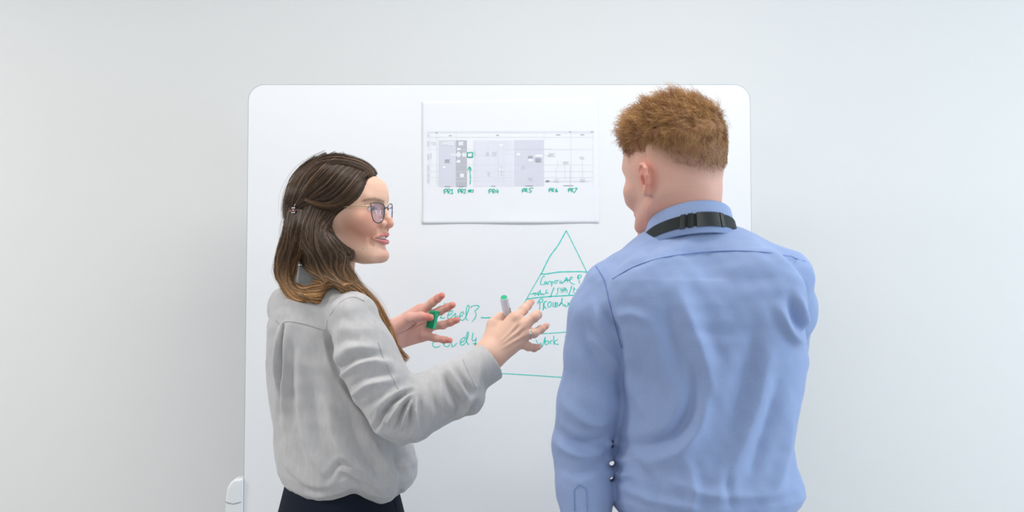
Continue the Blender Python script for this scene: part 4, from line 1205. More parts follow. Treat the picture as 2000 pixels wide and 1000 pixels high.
# small stand collar at the nape
KC = wp(634, 550, -.485)
Vv, Ff = [], []
nK = 60
prof = [(.062, -.016), (.0595, .010), (.0595, .030), (.0615, .0325), (.0635, .030), (.0675, .008), (.0705, -.018)]
for i in range(nK + 1):
    th = R(-165 + 330 * i / nK)
    for r_, z in prof:
        b = WHEAD + math.pi + th
        Vv.append((KC[0] + r_ * math.cos(b), KC[1] + r_ * .95 * math.sin(b), KC[2] + z - .03 * (1 - math.cos(th)) / 2))
k = len(prof)
for i in range(nK):
    for j in range(k): Ff.append((i * k + j, i * k + (j + 1) % k, (i + 1) * k + (j + 1) % k, (i + 1) * k + j))
link('collar', np_mesh('collar', Vv, Ff), M_blouse, blouse)
# trousers and shoes
M_navy = noise_bump(mat('navy_trouser_cloth', srgb(18, 25, 40), .85, .2), 500, .2, .001, color_amt=.1)
tcx = (wp(535, 0)[0] + wp(786, 0)[0]) / 2 + .006
def w_legs(p):
    z = np.array([.78, .88, .955, 1.0, 1.035, 1.06])
    f = zloft(p, z, np.full(6, tcx), np.full(6, WY), np.array([.165, .172, .158, .144, .134, .126]), np.array([.128, .135, .122, .112, .104, .098]), WHEAD - R(90), 2.15)
    for s in (-1, 1):
        lx, ly = math.sin(WHEAD) * s, -math.cos(WHEAD) * s
        hip = (tcx + lx * .08, WY + ly * .08, .84); knee = (tcx + lx * .085 + .01, WY + ly * .085, .47); ank = (tcx + lx * .085, WY + ly * .085, .07)
        f = smin(f, chain(p, [hip, knee, ank], [.088, .062, .045], .03), .03)
    return f
V, Q = mesh_sdf(w_legs, (tcx - .24, WY - .24, .03), (tcx + .24, WY + .24, 1.09), .008)
V[:, 2] = np.maximum(V[:, 2], .03)
trou = link('trousers', np_mesh('trousers', V, Q), M_navy, woman)
SVt, SNt = V, mesh_normals(V, Q)
tube_obj('pocket_seam', on_mesh(SVt, SNt, [(760, 958), (770, 978), (776, 1000)], -.6, 16, .0006), .0009, M_navy, trou, 6)
for s in (-1, 1):
    lx, ly = math.sin(WHEAD) * s, -math.cos(WHEAD) * s
    shoe_mesh('shoe', (tcx + lx * .085 - .05, WY + ly * .085 - .02, 0), (math.cos(WHEAD), math.sin(WHEAD)), .245, M_shoe, woman)

# head and neck
WH = wp(667, 425, -.50); WHR = frame((math.cos(R(16)), -math.sin(R(16)))); WSC = 1.02
# pixel-measured profile is in millimetres at this depth, so the head is used at its own size
def wloc(p): return to_local(p, WH, WHR, 1.0)
def w_head(p):
    q = wloc(p)
    f = head_sdf(q, True) * np.float32(.001)
    a = WH + WHR @ np.array((-.018, 0, -.05)); b = wp(640, 560, -.485)
    f = smin(f, rcone(p, a, b, .047, .050), .022)
    f = smin(f, rcone(p, WH + WHR @ np.array((-.02, -.045, -.05)), wp(668, 552, -.50), .012, .014), .02)
    return f
V1, Q1 = mesh_sdf(w_head, WH - np.array((.12, .12, .155)), WH + np.array((.13, .12, .13)), .0016)
V1, Q1, _ = keep(V1, Q1, V1[:, 2] > wp(0, 566)[2])
q = wloc(V1)
WS = np.array(srgb(236, 191, 167))
C1 = np.tile(WS, (len(V1), 1))
def blob(c, r_, gain=1.0): return np.clip(gain * (1 - np.linalg.norm((q - np.array(c)) / np.array(r_), axis=1)), 0, 1)
for s in (-1, 1):
    C1 = lerp_col(C1, np.array(srgb(222, 148, 124)), np.clip(blob((66, s * 44, -18), (60, 44, 44), 1.1), 0, .6))
    C1 = lerp_col(C1, np.array(srgb(214, 138, 122)), np.clip(blob((-12, s * 84, -6), (34, 16, 40), 1.2), 0, .7))
C1 = lerp_col(C1, np.array(srgb(222, 148, 130)), np.clip(blob((102, 0, -12), (14, 16, 14), 1.2), 0, .6))
C1 = lerp_col(C1, np.array(srgb(222, 160, 146)), np.clip(blob((92, 0, -76), (20, 22, 16), 1), 0, .45))
bq = np.abs(q[:, 1])
arch = np.interp(bq, [8, 20, 35, 48, 56], [28, 31, 34, 33, 29])
ebr = np.clip(1.5 - np.abs(q[:, 2] - arch) / np.interp(bq, [8, 20, 50, 56], [3.0, 3.4, 2.6, 1.4]), 0, 1) * (q[:, 0] > 45) * np.clip((bq - 7) / 4, 0, 1) * np.clip((57 - bq) / 5, 0, 1)
C1 = lerp_col(C1, np.array(srgb(138, 106, 88)), np.clip(ebr * (.62 + .25 * snoise(V1, .0022, 4)), 0, .85))
lm = lip_mask(q); C1 = lerp_col(C1, np.array(srgb(208, 124, 124)), np.clip(lm * 1.2, 0, .9))
for s in (-1, 1):   # lash line
    slit = np.maximum(np.abs(q[:, 2] - 15.5) - 5.4 * (1 - ((bq - 31) / 15) ** 2), np.abs(bq - 31) - 14)
C1 = lerp_col(C1, np.array(srgb(70, 50, 44)), np.clip(1 - np.abs(slit - .2) / .9, 0, 1) * (q[:, 0] > 68) * .7)
inm = (mouth_slab(q, 3.9) < -.15) & (q[:, 0] < 86)
C1[inm] = srgb(96, 40, 40)
for c in ((76, -37, -11.5), (62, -40, -62), (80, -27, -56.5)):     # moles
    dq = np.linalg.norm(q - np.array(c), axis=1)
    # moles sit on the skin next to these points
    i = dq.argmin(); dd = np.linalg.norm(q - q[i], axis=1)
    C1 = lerp_col(C1, np.array(srgb(110, 68, 56)), np.clip(1.4 - dd / .8, 0, .8))
# ---- hands
def fng(pts, r_): return dict(j=[P(*a) for a in pts], r=r_)
HR = dict(n=(-.25, -.88, .35), sq=.60, tk=.009,
    fingers=[fng([(1008, 621, -.590), (1022, 606, -.567), (1030, 597.5, -.550), (1037, 590.5, -.535)], [.0096, .0088, .0080, .0064]),
             fng([(1022, 637, -.596), (1043, 620, -.590), (1049, 615, -.570), (1048, 617, -.550)], [.0100, .0094, .0088, .0072]),
             fng([(1024, 653, -.597), (1043, 651, -.597), (1056, 643.5, -.583), (1066, 637.5, -.572)], [.0096, .0084, .0076, .0060]),
             fng([(1014, 669, -.592), (1032, 677, -.592), (1043, 679.5, -.584), (1051, 678, -.577)], [.0094, .0080, .0072, .0058])],
    palm=[(P(955, 690, -.598), P(1004, 624, -.588), .0245, .0150), (P(955, 692, -.598), P(1018, 638, -.594), .0245, .0165), (P(957, 694, -.598), P(1020, 653, -.594), .0245, .0160), (P(960, 696, -.598), P(1012, 667, -.590), .0230, .0145)],
    thumb=dict(j=[P(957, 676, -.590), P(966, 635, -.572), P(978, 622, -.556), P(996, 622, -.548)], r=[.0175, .0145, .0110, .0085]),
    arm=[P(953, 694, -.600), P(915, 735, -.617)], arm_r=[.0245, .0275])
HL = dict(n=(.1, -1, .05), sq=.62, tk=.008,
    fingers=[fng([(825, 607, -.262), (845, 590, -.270), (855, 583, -.275), (863, 577.5, -.280)], [.0100, .0090, .0084, .0070]),
             fng([(836, 618, -.262), (861, 606.5, -.268), (874, 600.5, -.275), (884, 595.5, -.282)], [.0100, .0090, .0084, .0070]),
             fng([(838, 637, -.262), (865, 635, -.268), (880, 629.5, -.274), (893, 625, -.280)], [.0098, .0086, .0080, .0066]),
             fng([(824, 655, -.262), (850, 660.5, -.268), (866, 663.5, -.272), (879, 665, -.276)], [.0092, .0080, .0072, .0060])],
    palm=[(P(770, 650, -.258), P(822, 608, -.260), .0265, .0170), (P(770, 652, -.258), P(832, 620, -.260), .0265, .0180), (P(772, 654, -.258), P(832, 637, -.260), .0265, .0180), (P(776, 658, -.258), P(822, 654, -.260), .0250, .0165)],
    thumb=dict(j=[P(776, 640, -.272), P(800, 622, -.288), P(822, 618, -.298), P(841, 620, -.305)], r=[.0205, .0128, .0094, .0074]),
    arm=[P(764, 654, -.258), P(725, 705, -.272)], arm_r=[.0245, .0270])
f_hr = lambda p: hand_sdf(p, HR); f_hl = lambda p: hand_sdf(p, HL)
V2, Q2 = mesh_sdf(f_hr, np.array((P(905, 0, -.6)[0], -.67, P(0, 755, -.6)[2])), np.array((P(1085, 0, -.55)[0], -.50, P(0, 575, -.6)[2])), .00135)
V5, Q5 = mesh_sdf(f_hl, np.array((P(715, 0, -.26)[0], -.34, P(0, 722, -.26)[2])), np.array((P(910, 0, -.26)[0], -.21, P(0, 562, -.26)[2])), .00145)
def hand_col(Vh, H, base, tipc):
    C = np.tile(base, (len(Vh), 1)); f = np.zeros(len(Vh))
    for fg in H['fingers'] + [H['thumb']]:
        J = fg['j']
        t = np.clip(1.25 - np.linalg.norm(Vh - J[-1], axis=1) / .022, 0, 1); f = np.maximum(f, t * .75)
        for j_ in J[1:3]: f = np.maximum(f, np.clip(1 - np.linalg.norm(Vh - j_, axis=1) / .012, 0, 1) * .30)
        f = np.maximum(f, np.clip(1 - np.linalg.norm(Vh - J[0], axis=1) / .018, 0, 1) * .22)
    return lerp_col(C, tipc, f * (1 + .2 * snoise(Vh, .012, 3)))
N2 = mesh_normals(V2, Q2)
td = [([(975, 668), (1000, 645), (1016, 622)], 3.0, .9), ([(980, 672), (1005, 652), (1025, 637)], 3.0, .9), ([(980, 680), (1008, 664), (1026, 654)], 3.0, .8), ([(1000, 652), (1016, 634)], 3.5, -.9), ([(1004, 662), (1022, 647)], 3.5, -.9), ([(1004, 672), (1020, 662)], 3.5, -.8), ([(948, 690), (960, 712)], 1.4, -.6), ([(1016, 612), (1026, 618)], 1.2, -.6)]
V2 = (V2 + N2 * folds(V2, N2, td, -.60)[:, None]).astype(np.float32)
C2 = hand_col(V2, HR, np.array(srgb(234, 192, 170)), np.array(srgb(222, 146, 126)))
C5 = hand_col(V5, HL, np.array(srgb(228, 176, 162)), np.array(srgb(214, 120, 106)))
# palm lines
N5 = mesh_normals(V5, Q5)
pl_ = [([(801, 631), (812, 630), (806, 638), (790, 648), (772, 654)], 1.3, -1.6), ([(838, 629), (820, 636), (808, 645)], 1.2, -.9), ([(806, 626), (812, 628)], 1.2, -1.2), ([(819, 640), (818, 655), (820, 668)], 1.2, -.8), ([(794, 626), (803, 630)], 1.0, -.9)]
dl = folds(V5, N5, pl_, -.28)
V5 = (V5 + N5 * dl[:, None]).astype(np.float32)
C5 = lerp_col(C5, np.array(srgb(176, 96, 84)), np.clip(-dl / .0016, 0, 1) * .45)
def w_core(p):
    f = rcone(p, (tcx, WY, .98), wp(630, 620), .075, .075)
    f = smin(f, rcone(p, wp(630, 620), wp(638, 572, -.485), .06, .040), .04)
    f = smin(f, chain(p, SLR[:7] + [P(925, 728, -.614)], [.032, .034, .033, .03, .03, .028, .026, .025], .02), .02)
    f = smin(f, chain(p, SLL[:3] + [P(735, 697, -.27)], [.032, .034, .03, .025], .02), .02)
    for s in (-1, 1):
        lx, ly = math.sin(WHEAD) * s, -math.cos(WHEAD) * s
        hip = (tcx + lx * .08, WY + ly * .08, .84); knee = (tcx + lx * .085 + .01, WY + ly * .085, .47); ank = (tcx + lx * .085, WY + ly * .085, .05)
        f = smin(f, chain(p, [hip, knee, ank], [.07, .046, .03], .03), .03)
    return f
V3, Q3 = mesh_sdf(w_core, (P(500, 0, WY)[0], -.73, .02), (P(985, 0, WY)[0], -.20, 1.5), .009)
Vm, Qm, Cm = merge_np([(V1, Q1, C1), (V2, Q2, C2), (V5, Q5, C5), (V3, Q3, np.tile(WS, (len(V3), 1)))])
me = np_mesh('body', Vm, Qm); set_col(me, Cm)
M_skin_w = skin_material('light_skin')
link('body', me, M_skin_w, woman)
eyes(WH, WHR, 1.0, woman, srgb(80, 96, 110))
# teeth: one curved row per jaw with notches between them
M_teeth = mat('teeth', srgb(238, 232, 222), .25, .5)
def teeth(w0, w1, du):
    Vv, Ff = [], []
    n = 56
    for i in range(n + 1):
        t = -1 + 2 * i / n; v = t * 25; u = 91.5 - du - 17 * abs(t) ** 2.0
        nt = .8 * abs(math.sin(t * 4.5 * math.pi / 1.0)) ** .35
        for uu, ww in ((u - 6, w0), (u - 1 + nt, w0), (u - .6 + nt, (w0 + w1) / 2), (u - 1.2 + nt, w1 + .5 * (1 - nt)), (u - 6, w1)):
            Vv.append(WH + WHR @ (np.array((uu, v, ww)) * .001))
    for i in range(n):
        for j in range(5): Ff.append((i * 5 + j, i * 5 + (j + 1) % 5, (i + 1) * 5 + (j + 1) % 5, (i + 1) * 5 + j))
    link('teeth', np_mesh('teeth', Vv, Ff), M_teeth, woman)
teeth(-34, -43.3, 0); teeth(-51, -45.3, 3)
# finger nails of the right hand
M_nail = mat('finger_nail', srgb(236, 186, 174), .28, .5)
def nail(H, i, view, size=.0050):
    J = H['fingers'][i]['j']; d = J[3] - J[2]; d /= np.linalg.norm(d)
    v = np.asarray(view, float); v -= d * (v @ d); v /= np.linalg.norm(v); s = np.cross(d, v)
    r_ = H['fingers'][i]['r'][3]
    Vv, Ff = [], []
    nx, ny = 6, 6
    for a in range(nx + 1):
        for b in range(ny + 1):
            x = -.9 + 1.8 * a / nx; y = -1 + 2 * b / ny
            th = x * .95
            rr = r_ + .0007
            L = size * y * math.sqrt(max(0, 1 - .45 * x * x)) + .0012
            Vv.append(J[3] + d * L + s * (rr * math.sin(th)) + v * (rr * math.cos(th) - .0012 * max(0, y) ** 2 - .0004))
    for a in range(nx):
        for b in range(ny): Ff.append((a * (ny + 1) + b, a * (ny + 1) + b + 1, (a + 1) * (ny + 1) + b + 1, (a + 1) * (ny + 1) + b))
    o = link('finger_nail', np_mesh('finger_nail', Vv, Ff), M_nail, woman)
for i, vw in ((0, (.9, -.3, -.1)), (2, (.2, -.8, .6)), (3, (.1, -.9, .5))): nail(HR, i, vw)
# ------------------------------------------------------------------ things worn or held
# marker pen in the right hand
mk = empty('marker_pen', P(1004, 668, -.515)); tag(mk, 'white marker pen with green end held upright in the right hand', 'marker pen')
M_pen = mat('white_pen_plastic', srgb(226, 228, 236), .3, .5)
M_green = mat('green_plastic', srgb(0, 150, 98), .35, .5)
M_green2 = mat('bright_green_plastic', srgb(10, 176, 124), .4, .5)
mt, mb = P(984.0, 580.5, -.585), P(1003, 668, -.512)
ax = (mb - mt) / np.linalg.norm(mb - mt); Lm = float(np.linalg.norm(mb - mt))
rm = .0080
lathe_obj('barrel', mt, mb, [(.0012, rm - .0014), (0, rm - .0010), (0, rm - .0004), (.0006, rm), (Lm * .97, rm), (Lm, rm * .8), (Lm + .012, rm * .45), (Lm + .012, 0)], M_pen, mk, 32)
lathe_obj('end_plug', mt, mb, [(.0008, 0), (.0008, rm - .0014), (.004, rm - .0014)], M_green2, mk, 32, False)
# printed mark round the barrel
refv = np.array((0, -1, 0)) - ax * float(np.array((0, -1, 0)) @ ax); refv /= np.linalg.norm(refv); sid = np.cross(ax, refv)
if sid[0] < 0: sid = -sid
M_print = mat('pen_print', srgb(96, 126, 118), .4, .4)
def pen_patch(name, t0, t1, a0, a1, m):
    Vv, Ff = [], []
    for i in range(7):
        a = a0 + (a1 - a0) * i / 6
        for t in (t0, t1): Vv.append(mt + ax * t + (refv * math.cos(a) + sid * math.sin(a)) * (rm + .00015))
    for i in range(6): Ff.append((i * 2, i * 2 + 1, i * 2 + 3, i * 2 + 2))
    return link(name, np_mesh(name, Vv, Ff), m, mk)
pen_patch('printed_mark', .026, .030, R(48), R(80), M_print)
for k in range(4): pen_patch('printed_mark', .0312 + k * .0028, .0330 + k * .0028, R(50), R(78), M_print)
pen_patch('printed_mark', .0428, .0462, R(48), R(76), mat('pen_print_dark', srgb(60, 84, 80), .4, .4))
# green cap between thumb and fingers of the left hand
cp = empty('pen_cover', P(842, 640, -.284)); tag(cp, 'green marker cap pinched by the thumb of the left hand', 'marker cap')
ct, cb = P(846.5, 607, -.285), P(840, 641, -.285)
cax = (cb - ct) / np.linalg.norm(cb - ct); Lc = float(np.linalg.norm(cb - ct))
csid = np.array((1.0, 0, 0)) - cax * cax[0]; csid /= np.linalg.norm(csid); cfr = np.cross(cax, csid)
if cfr[1] > 0: cfr = -cfr
def capring(t, sx, sy, n=28):
    return [ct + cax * t + csid * (sx * math.copysign(abs(math.cos(a)) ** .75, math.cos(a))) + cfr * (sy * math.copysign(abs(math.sin(a)) ** .75, math.sin(a))) for a in np.linspace(0, 2 * math.pi, n, endpoint=False)]
Vv, Ff = [], []
pr = [(0, .004), (0, .0066), (.003, .0082), (.016, .0090)]
t = .016
while t < Lc - .003:
    pr += [(t + .0006, .0096), (t + .0014, .0096), (t + .0020, .0089)]; t += .0026
pr += [(Lc, .0090), (Lc, .0050)]
for t, r_ in pr: Vv += capring(t, r_, r_ * .92)
for i in range(len(pr) - 1):
    for j in range(28): Ff.append((i * 28 + j, i * 28 + (j + 1) % 28, (i + 1) * 28 + (j + 1) % 28, (i + 1) * 28 + j))
Vv += [ct + cax * .0005, cb - cax * .0005]
n0 = len(Vv) - 2
for j in range(28):
    Ff.append((n0, (j + 1) % 28, j, j)); Ff.append((n0 + 1, (len(pr) - 1) * 28 + j, (len(pr) - 1) * 28 + (j + 1) % 28, (len(pr) - 1) * 28 + (j + 1) % 28))
me = bpy.data.meshes.new('cap_body'); me.from_pydata([tuple(map(float, v)) for v in Vv], [], [tuple(dict.fromkeys(f)) for f in Ff]); me.update()
link('cap_body', me, M_green, cp)
# pocket clip: a flat tongue standing off the side
def obox(o, a, b, c, ha, hb, hc):
    bm = bmesh.new(); bmesh.ops.create_cube(bm, size=2)
    for v in bm.verts:
        w = o + a * (v.co.x * ha) + b * (v.co.y * hb) + c * (v.co.z * hc); v.co = Vector(w)
    bmesh.ops.bevel(bm, geom=bm.edges[:], offset=min(ha, hb, hc) * .45, segments=2, affect='EDGES')
    return bm
cs = csid * .75 + cfr * .66; cs /= np.linalg.norm(cs); c3 = np.cross(cax, cs)
link('clip', bm_mesh('clip', obox(ct + cax * (Lc * .53) + cs * .0112, cax, cs, c3, Lc * .44, .0016, .0034)), M_green2, cp)
link('clip_bridge', bm_mesh('clip_bridge', obox(ct + cax * .0045 + cs * .0085, cax, cs, c3, .0042, .0042, .0034)), M_green2, cp)
# ring on the right hand
rg = empty('finger_ring', P(1040, 651, -.597)); tag(rg, 'silver ring with a small stone on the ring finger', 'ring')
M_silver = mat('silver', srgb(196, 196, 200), .25, .5, 1.0)
J = HR['fingers'][2]['j']; dv = J[1] - J[0]; dv /= np.linalg.norm(dv)
rc0 = J[0] + (J[1] - J[0]) * .62
u1 = np.cross(dv, (0, 0, 1.0)); u1 /= np.linalg.norm(u1); u2 = np.cross(dv, u1)
loop = [rc0 + (u1 * math.cos(a) + u2 * math.sin(a)) * .0102 for a in np.linspace(0, 2 * math.pi, 41)]
V, Fq = tube_np(loop, .0015, 8, False); link('band', np_mesh('band', V, Fq), M_silver, rg)
vd = np.array((.35, -1, .15)); vd -= dv * (vd @ dv); vd /= np.linalg.norm(vd)
bm = bmesh.new(); bmesh.ops.create_icosphere(bm, subdivisions=1, radius=.0026)
for v in bm.verts: v.co = v.co + Vector(rc0 + vd * .0122)
link('stone', bm_mesh('stone', bm), mat('clear_stone', (.9, .92, .95), .05, .8, 0.3), rg)
# eyeglasses
M_rim = mat('dark_blue_rim', srgb(44, 46, 62), .3, .5)
M_gold = mat('pale_gold_wire', srgb(214, 190, 150), .28, .5, .85)
M_lens = mat('spectacle_lens', (1, 1, 1), .02, .5)
_N, _L, _b = nodes(M_lens)
_tr = _N.new('ShaderNodeBsdfTransparent'); _tr.inputs['Color'].default_value = (.95, .95, 1, 1)
_gs = _N.new('ShaderNodeBsdfGlossy'); _gs.inputs['Roughness'].default_value = .03; _gs.inputs['Color'].default_value = (.80, .84, 1, 1)
_mx = _N.new('ShaderNodeMixShader'); _mx.inputs[0].default_value = .10; _L.new(_tr.outputs[0], _mx.inputs[1]); _L.new(_gs.outputs[0], _mx.inputs[2])
_L.new(_mx.outputs[0], _N['Material Output'].inputs['Surface'])
gl = empty('eyeglasses', WH + WHR @ np.array((.09, 0, .01))); tag(gl, 'thin dark rimmed eyeglasses with gold temples worn on the face', 'eyeglasses')
def wl(u, v, w): return WH + WHR @ (np.array((u, v, w)) * .001)
def lens_u(v): return 95.5 - 11.0 * (abs(v) / 60) ** 1.5
LO = [(-22.5, 13), (-24, 17.5), (-14, 19.3), (0, 19.6), (13, 18.6), (21, 15), (23, 6), (20.5, -6), (13, -16), (2, -19.4), (-9, -18.5), (-17.5, -12.5), (-21.5, -2), (-23.5, 8)]
for s in (1, -1):
    pts = cr(LO + LO[:3], 90)[: 90]
    pts = cr(np.array(LO + [LO[0]]), 80)
    # outer side is x<0 in this outline
    P3 = [wl(lens_u(s * (32.0 - x)) , s * (32.0 - x), 7.5 + z) for x, z in pts]
    V, Fq = tube_np(P3, .0009, 8, False); link('rim', np_mesh('rim', V, Fq), M_rim, gl)
    # brow bar of paler metal along the top of the rim
    tp = [wl(lens_u(s * (32.0 - x)) + .5, s * (32.0 - x), 7.5 + z + 1.3) for x, z in cr(LO[1:6], 20)]
    tube_obj('brow_bar', tp, .0006, M_gold, gl, 6)
    # lens disc
    c = wl(lens_u(s * 32.0) , s * 32.0, 7.5); Vv = [c] + P3[:-1]
    bm = bmesh.new(); vs = [bm.verts.new(v) for v in Vv]
    for i in range(1, len(vs)): bm.faces.new((vs[0], vs[i], vs[i % (len(vs) - 1) + 1]))
    lo_ = link('lens', bm_mesh('lens', bm, True), M_lens, gl); md = lo_.modifiers.new('thickness', 'SOLIDIFY'); md.thickness = .0012; md.offset = 0
    # hinge and temple
    tube_obj('hinge', [wl(lens_u(56), s * 55.5, 21), wl(80, s * 61, 20), wl(76, s * 65.5, 19.5)], .0014, M_gold, gl, 6)
    tube_obj('temple', cr([wl(77, s * 65, 19.5), wl(45, s * 72, 18.5), wl(15, s * 76, 19), wl(-14, s * 78, 20), wl(-30, s * 79, 8)], 24), [.0011] * 8 + [.0008] * 16, M_gold, gl, 6)
tube_obj('bridge', cr([wl(lens_u(10), -11.5, 15), wl(96, -4, 18.5), wl(96, 4, 18.5), wl(lens_u(10), 11.5, 15)], 14), .0012, M_rim, gl, 6)

# lanyard round the man's collar
M_lan = noise_bump(mat('black_lanyard_weave', srgb(30, 36, 38), .6, .35), 700, .3, .0008)
M_buckle = mat('black_buckle_plastic', srgb(22, 26, 28), .28, .5)
la = empty('lanyard', ring(.08, .0, 0, .055)); tag(la, 'black lanyard with plastic buckle lying over the shirt collar', 'lanyard')
lp = [(.0865, .002), (.0880, .002), (.0825, .0235), (.0810, .0235)]
band('strap', lp, R(-112), R(112), 64, M_lan, la, .062, smooth=False)
def bandpiece(name, th0, th1, z0, z1, off, m, thick=.003):
    r_ = lambda z: .0880 + (.0825 - .0880) * (z - .002) / .0215
    return band(name, [(r_(z0) + off, z0), (r_(z0) + off + thick, z0 + .001), (r_(z1) + off + thick, z1 - .001), (r_(z1) + off, z1)], R(th0), R(th1), 12, m, la, .062, smooth=False)
bandpiece('buckle', -17, 12, .000, .0255, -.0005, M_buckle, .0035)
for a in (-36, -27): bandpiece('slider', a, a + 6, .000, .0255, -.0005, M_buckle, .003)
bandpiece('slider', 14, 19, .000, .0255, -.0005, M_buckle, .003)
for s in (-1, 1):
    a = ring(.080, .015, R(112 * s), .062)
    e = np.array((mp(1340, 0)[0] + s * .01, MY + .142, 1.20))
    pts = cr([a, a + np.array((0, .035, -.03)), (a + e) / 2 + np.array((0, .035, 0)), e], 24)
    tube_obj('strap', pts, .009, M_lan, la, 8, .12, (1, 0, 0))
link('badge', box_mesh('badge', (mp(1340, 0)[0] - .03, MY + .140, 1.10), (mp(1340, 0)[0] + .03, MY + .144, 1.195), .001), mat('badge_card', srgb(226, 228, 232), .4, .5), la)
# ornamental hair clip
hc = empty('hair_clip', P(573, 411, -.535)); tag(hc, 'small silver flower hair clip at the back of the head', 'hair clip')
# ------------------------------------------------------------------ woman's hair
def w_under(p):
    q = wloc(p)
    cap = ellip(q, (-7, 0, 34), (101, 81, 87))
    cut = ((q[:, 0] - 12) * 93 - (q[:, 2] + 5) * 60) / 110.7 - 3 - 19 * np.exp(-((q[:, 2] - 40) / 27) ** 2)+ 6 * np.clip((20 - q[:, 2]) / 30, 0, 1)
    cap = smax(cap, cut, 8)
    f = cap * np.float32(.001)
    back = chain(p, [P(606, 400, -.515), P(598, 450, -.52), P(604, 495, -.52)], [.050, .042, .030], .03)
    f = smin(f, back, .03)
    near = chain(p, [P(620, 405, -.560), P(608, 450, -.568), P(636, 492, -.575), P(660, 528, -.575), P(686, 553, -.578)], [.022, .026, .033, .025, .007], .02)
    f = smin(f, near, .025)
    far = chain(p, [P(640, 430, -.43), P(640, 500, -.43), P(650, 545, -.42)], [.03, .032, .02], .02)
    f = smin(f, far, .025)
    lock = chain(p, [P(578, 420, -.535), P(573, 460, -.545), P(563, 500, -.55), P(556, 532, -.552), P(566, 560, -.565), P(592, 574, -.59), P(620, 577, -.608)], [.020, .021, .018, .012, .009, .007, .003], .015)
    f = smin(f, lock, .012)
    sweep = chain(p, [P(606, 520, -.56), P(640, 545, -.60), P(672, 560, -.618)], [.012, .013, .005], .01)
    f = smin(f, sweep, .012)
    fr = chain(p, [P(676, 545, -.60), P(714, 576, -.588), P(740, 610, -.570), P(757, 648, -.560), P(770, 682, -.552), P(785, 704, -.548)], [.008, .010, .010, .008, .006, .002], .01)
    f = smin(f, fr, .008)
    return f
V, Q = mesh_sdf(lambda p: w_under(p) + np.float32(.0042), (P(525, 0, -.5)[0], -.66, P(0, 722, -.5)[2]), (P(800, 0, -.5)[0], -.36, P(0, 292, -.5)[2]), .0034)
N = mesh_normals(V, Q)
ang = np.arctan2(wloc(V)[:, 2] - 20, wloc(V)[:, 0] + 10)
V = (V + N * (.0008 * np.sin(ang * 46 + 3 * snoise(V, .05, 31)))[:, None]).astype(np.float32)
HB = np.array(srgb(77, 60, 49)); HD = np.array(srgb(46, 35, 30)); HG = np.array(srgb(186, 142, 96))
def golden(py, n=0): return np.clip((py - 508) / 100, 0, 1)
pyV = 500 - (V[:, 2] - CAM[2]) * FPX / (V[:, 1] + 3)
cU = lerp_col(np.tile(HD * 1.2, (len(V), 1)), HG * .5, golden(pyV) * .8)
M_hair_w = hair_material('brown_hair', .36, .45)
hair_w = empty('hair'); hair_w.parent = woman; hair_w.location = -woman.location
me = np_mesh('hair_mass', V, Q); set_col(me, cU)
link('hair_mass', me, M_hair_w, hair_w)
# depth of the hair mass as seen along each line of sight
gx, gy = np.arange(530, 805, 4.0), np.arange(296, 722, 4.0)
YS = np.linspace(-.67, -.40, 70)
GX, GY, GZ = np.meshgrid(gx, gy, YS, indexing='ij')
dd_ = GZ + 3
pts = np.stack([(GX - 1000) * dd_ / FPX, GZ, CAM[2] - (GY - 500) * dd_ / FPX], -1).reshape(-1, 3).astype(np.float32)
val = w_under(pts).reshape(GX.shape)
ins = val < 0
hit = ins.any(2); first = ins.argmax(2)
DM = np.where(hit, YS[first], np.nan)
for _ in range(14):   # carry the depth outward past the outline
    nb_s = np.stack([np.roll(DM, s, a) for a in (0, 1) for s in (1, -1)])
    with np.errstate(all='ignore'):
        import warnings
        warnings.simplefilter('ignore')
        fill = np.nanmean(nb_s, 0) + .004
    DM = np.where(np.isnan(DM), fill, DM)
DM = np.where(np.isnan(DM), -.53, DM)
for _ in range(3):
    E_ = np.pad(DM, 1, mode='edge'); DM = (E_[1:-1, 1:-1] * 2 + E_[:-2, 1:-1] + E_[2:, 1:-1] + E_[1:-1, :-2] + E_[1:-1, 2:]) / 6
def depth_at(x, y):
    fx = np.clip((x - gx[0]) / 4, 0, len(gx) - 1.001); fy = np.clip((y - gy[0]) / 4, 0, len(gy) - 1.001)
    i, j = fx.astype(int), fy.astype(int); a, b = fx - i, fy - j
    return DM[i, j] * (1 - a) * (1 - b) + DM[i + 1, j] * a * (1 - b) + DM[i, j + 1] * (1 - a) * b + DM[i + 1, j + 1] * a * b
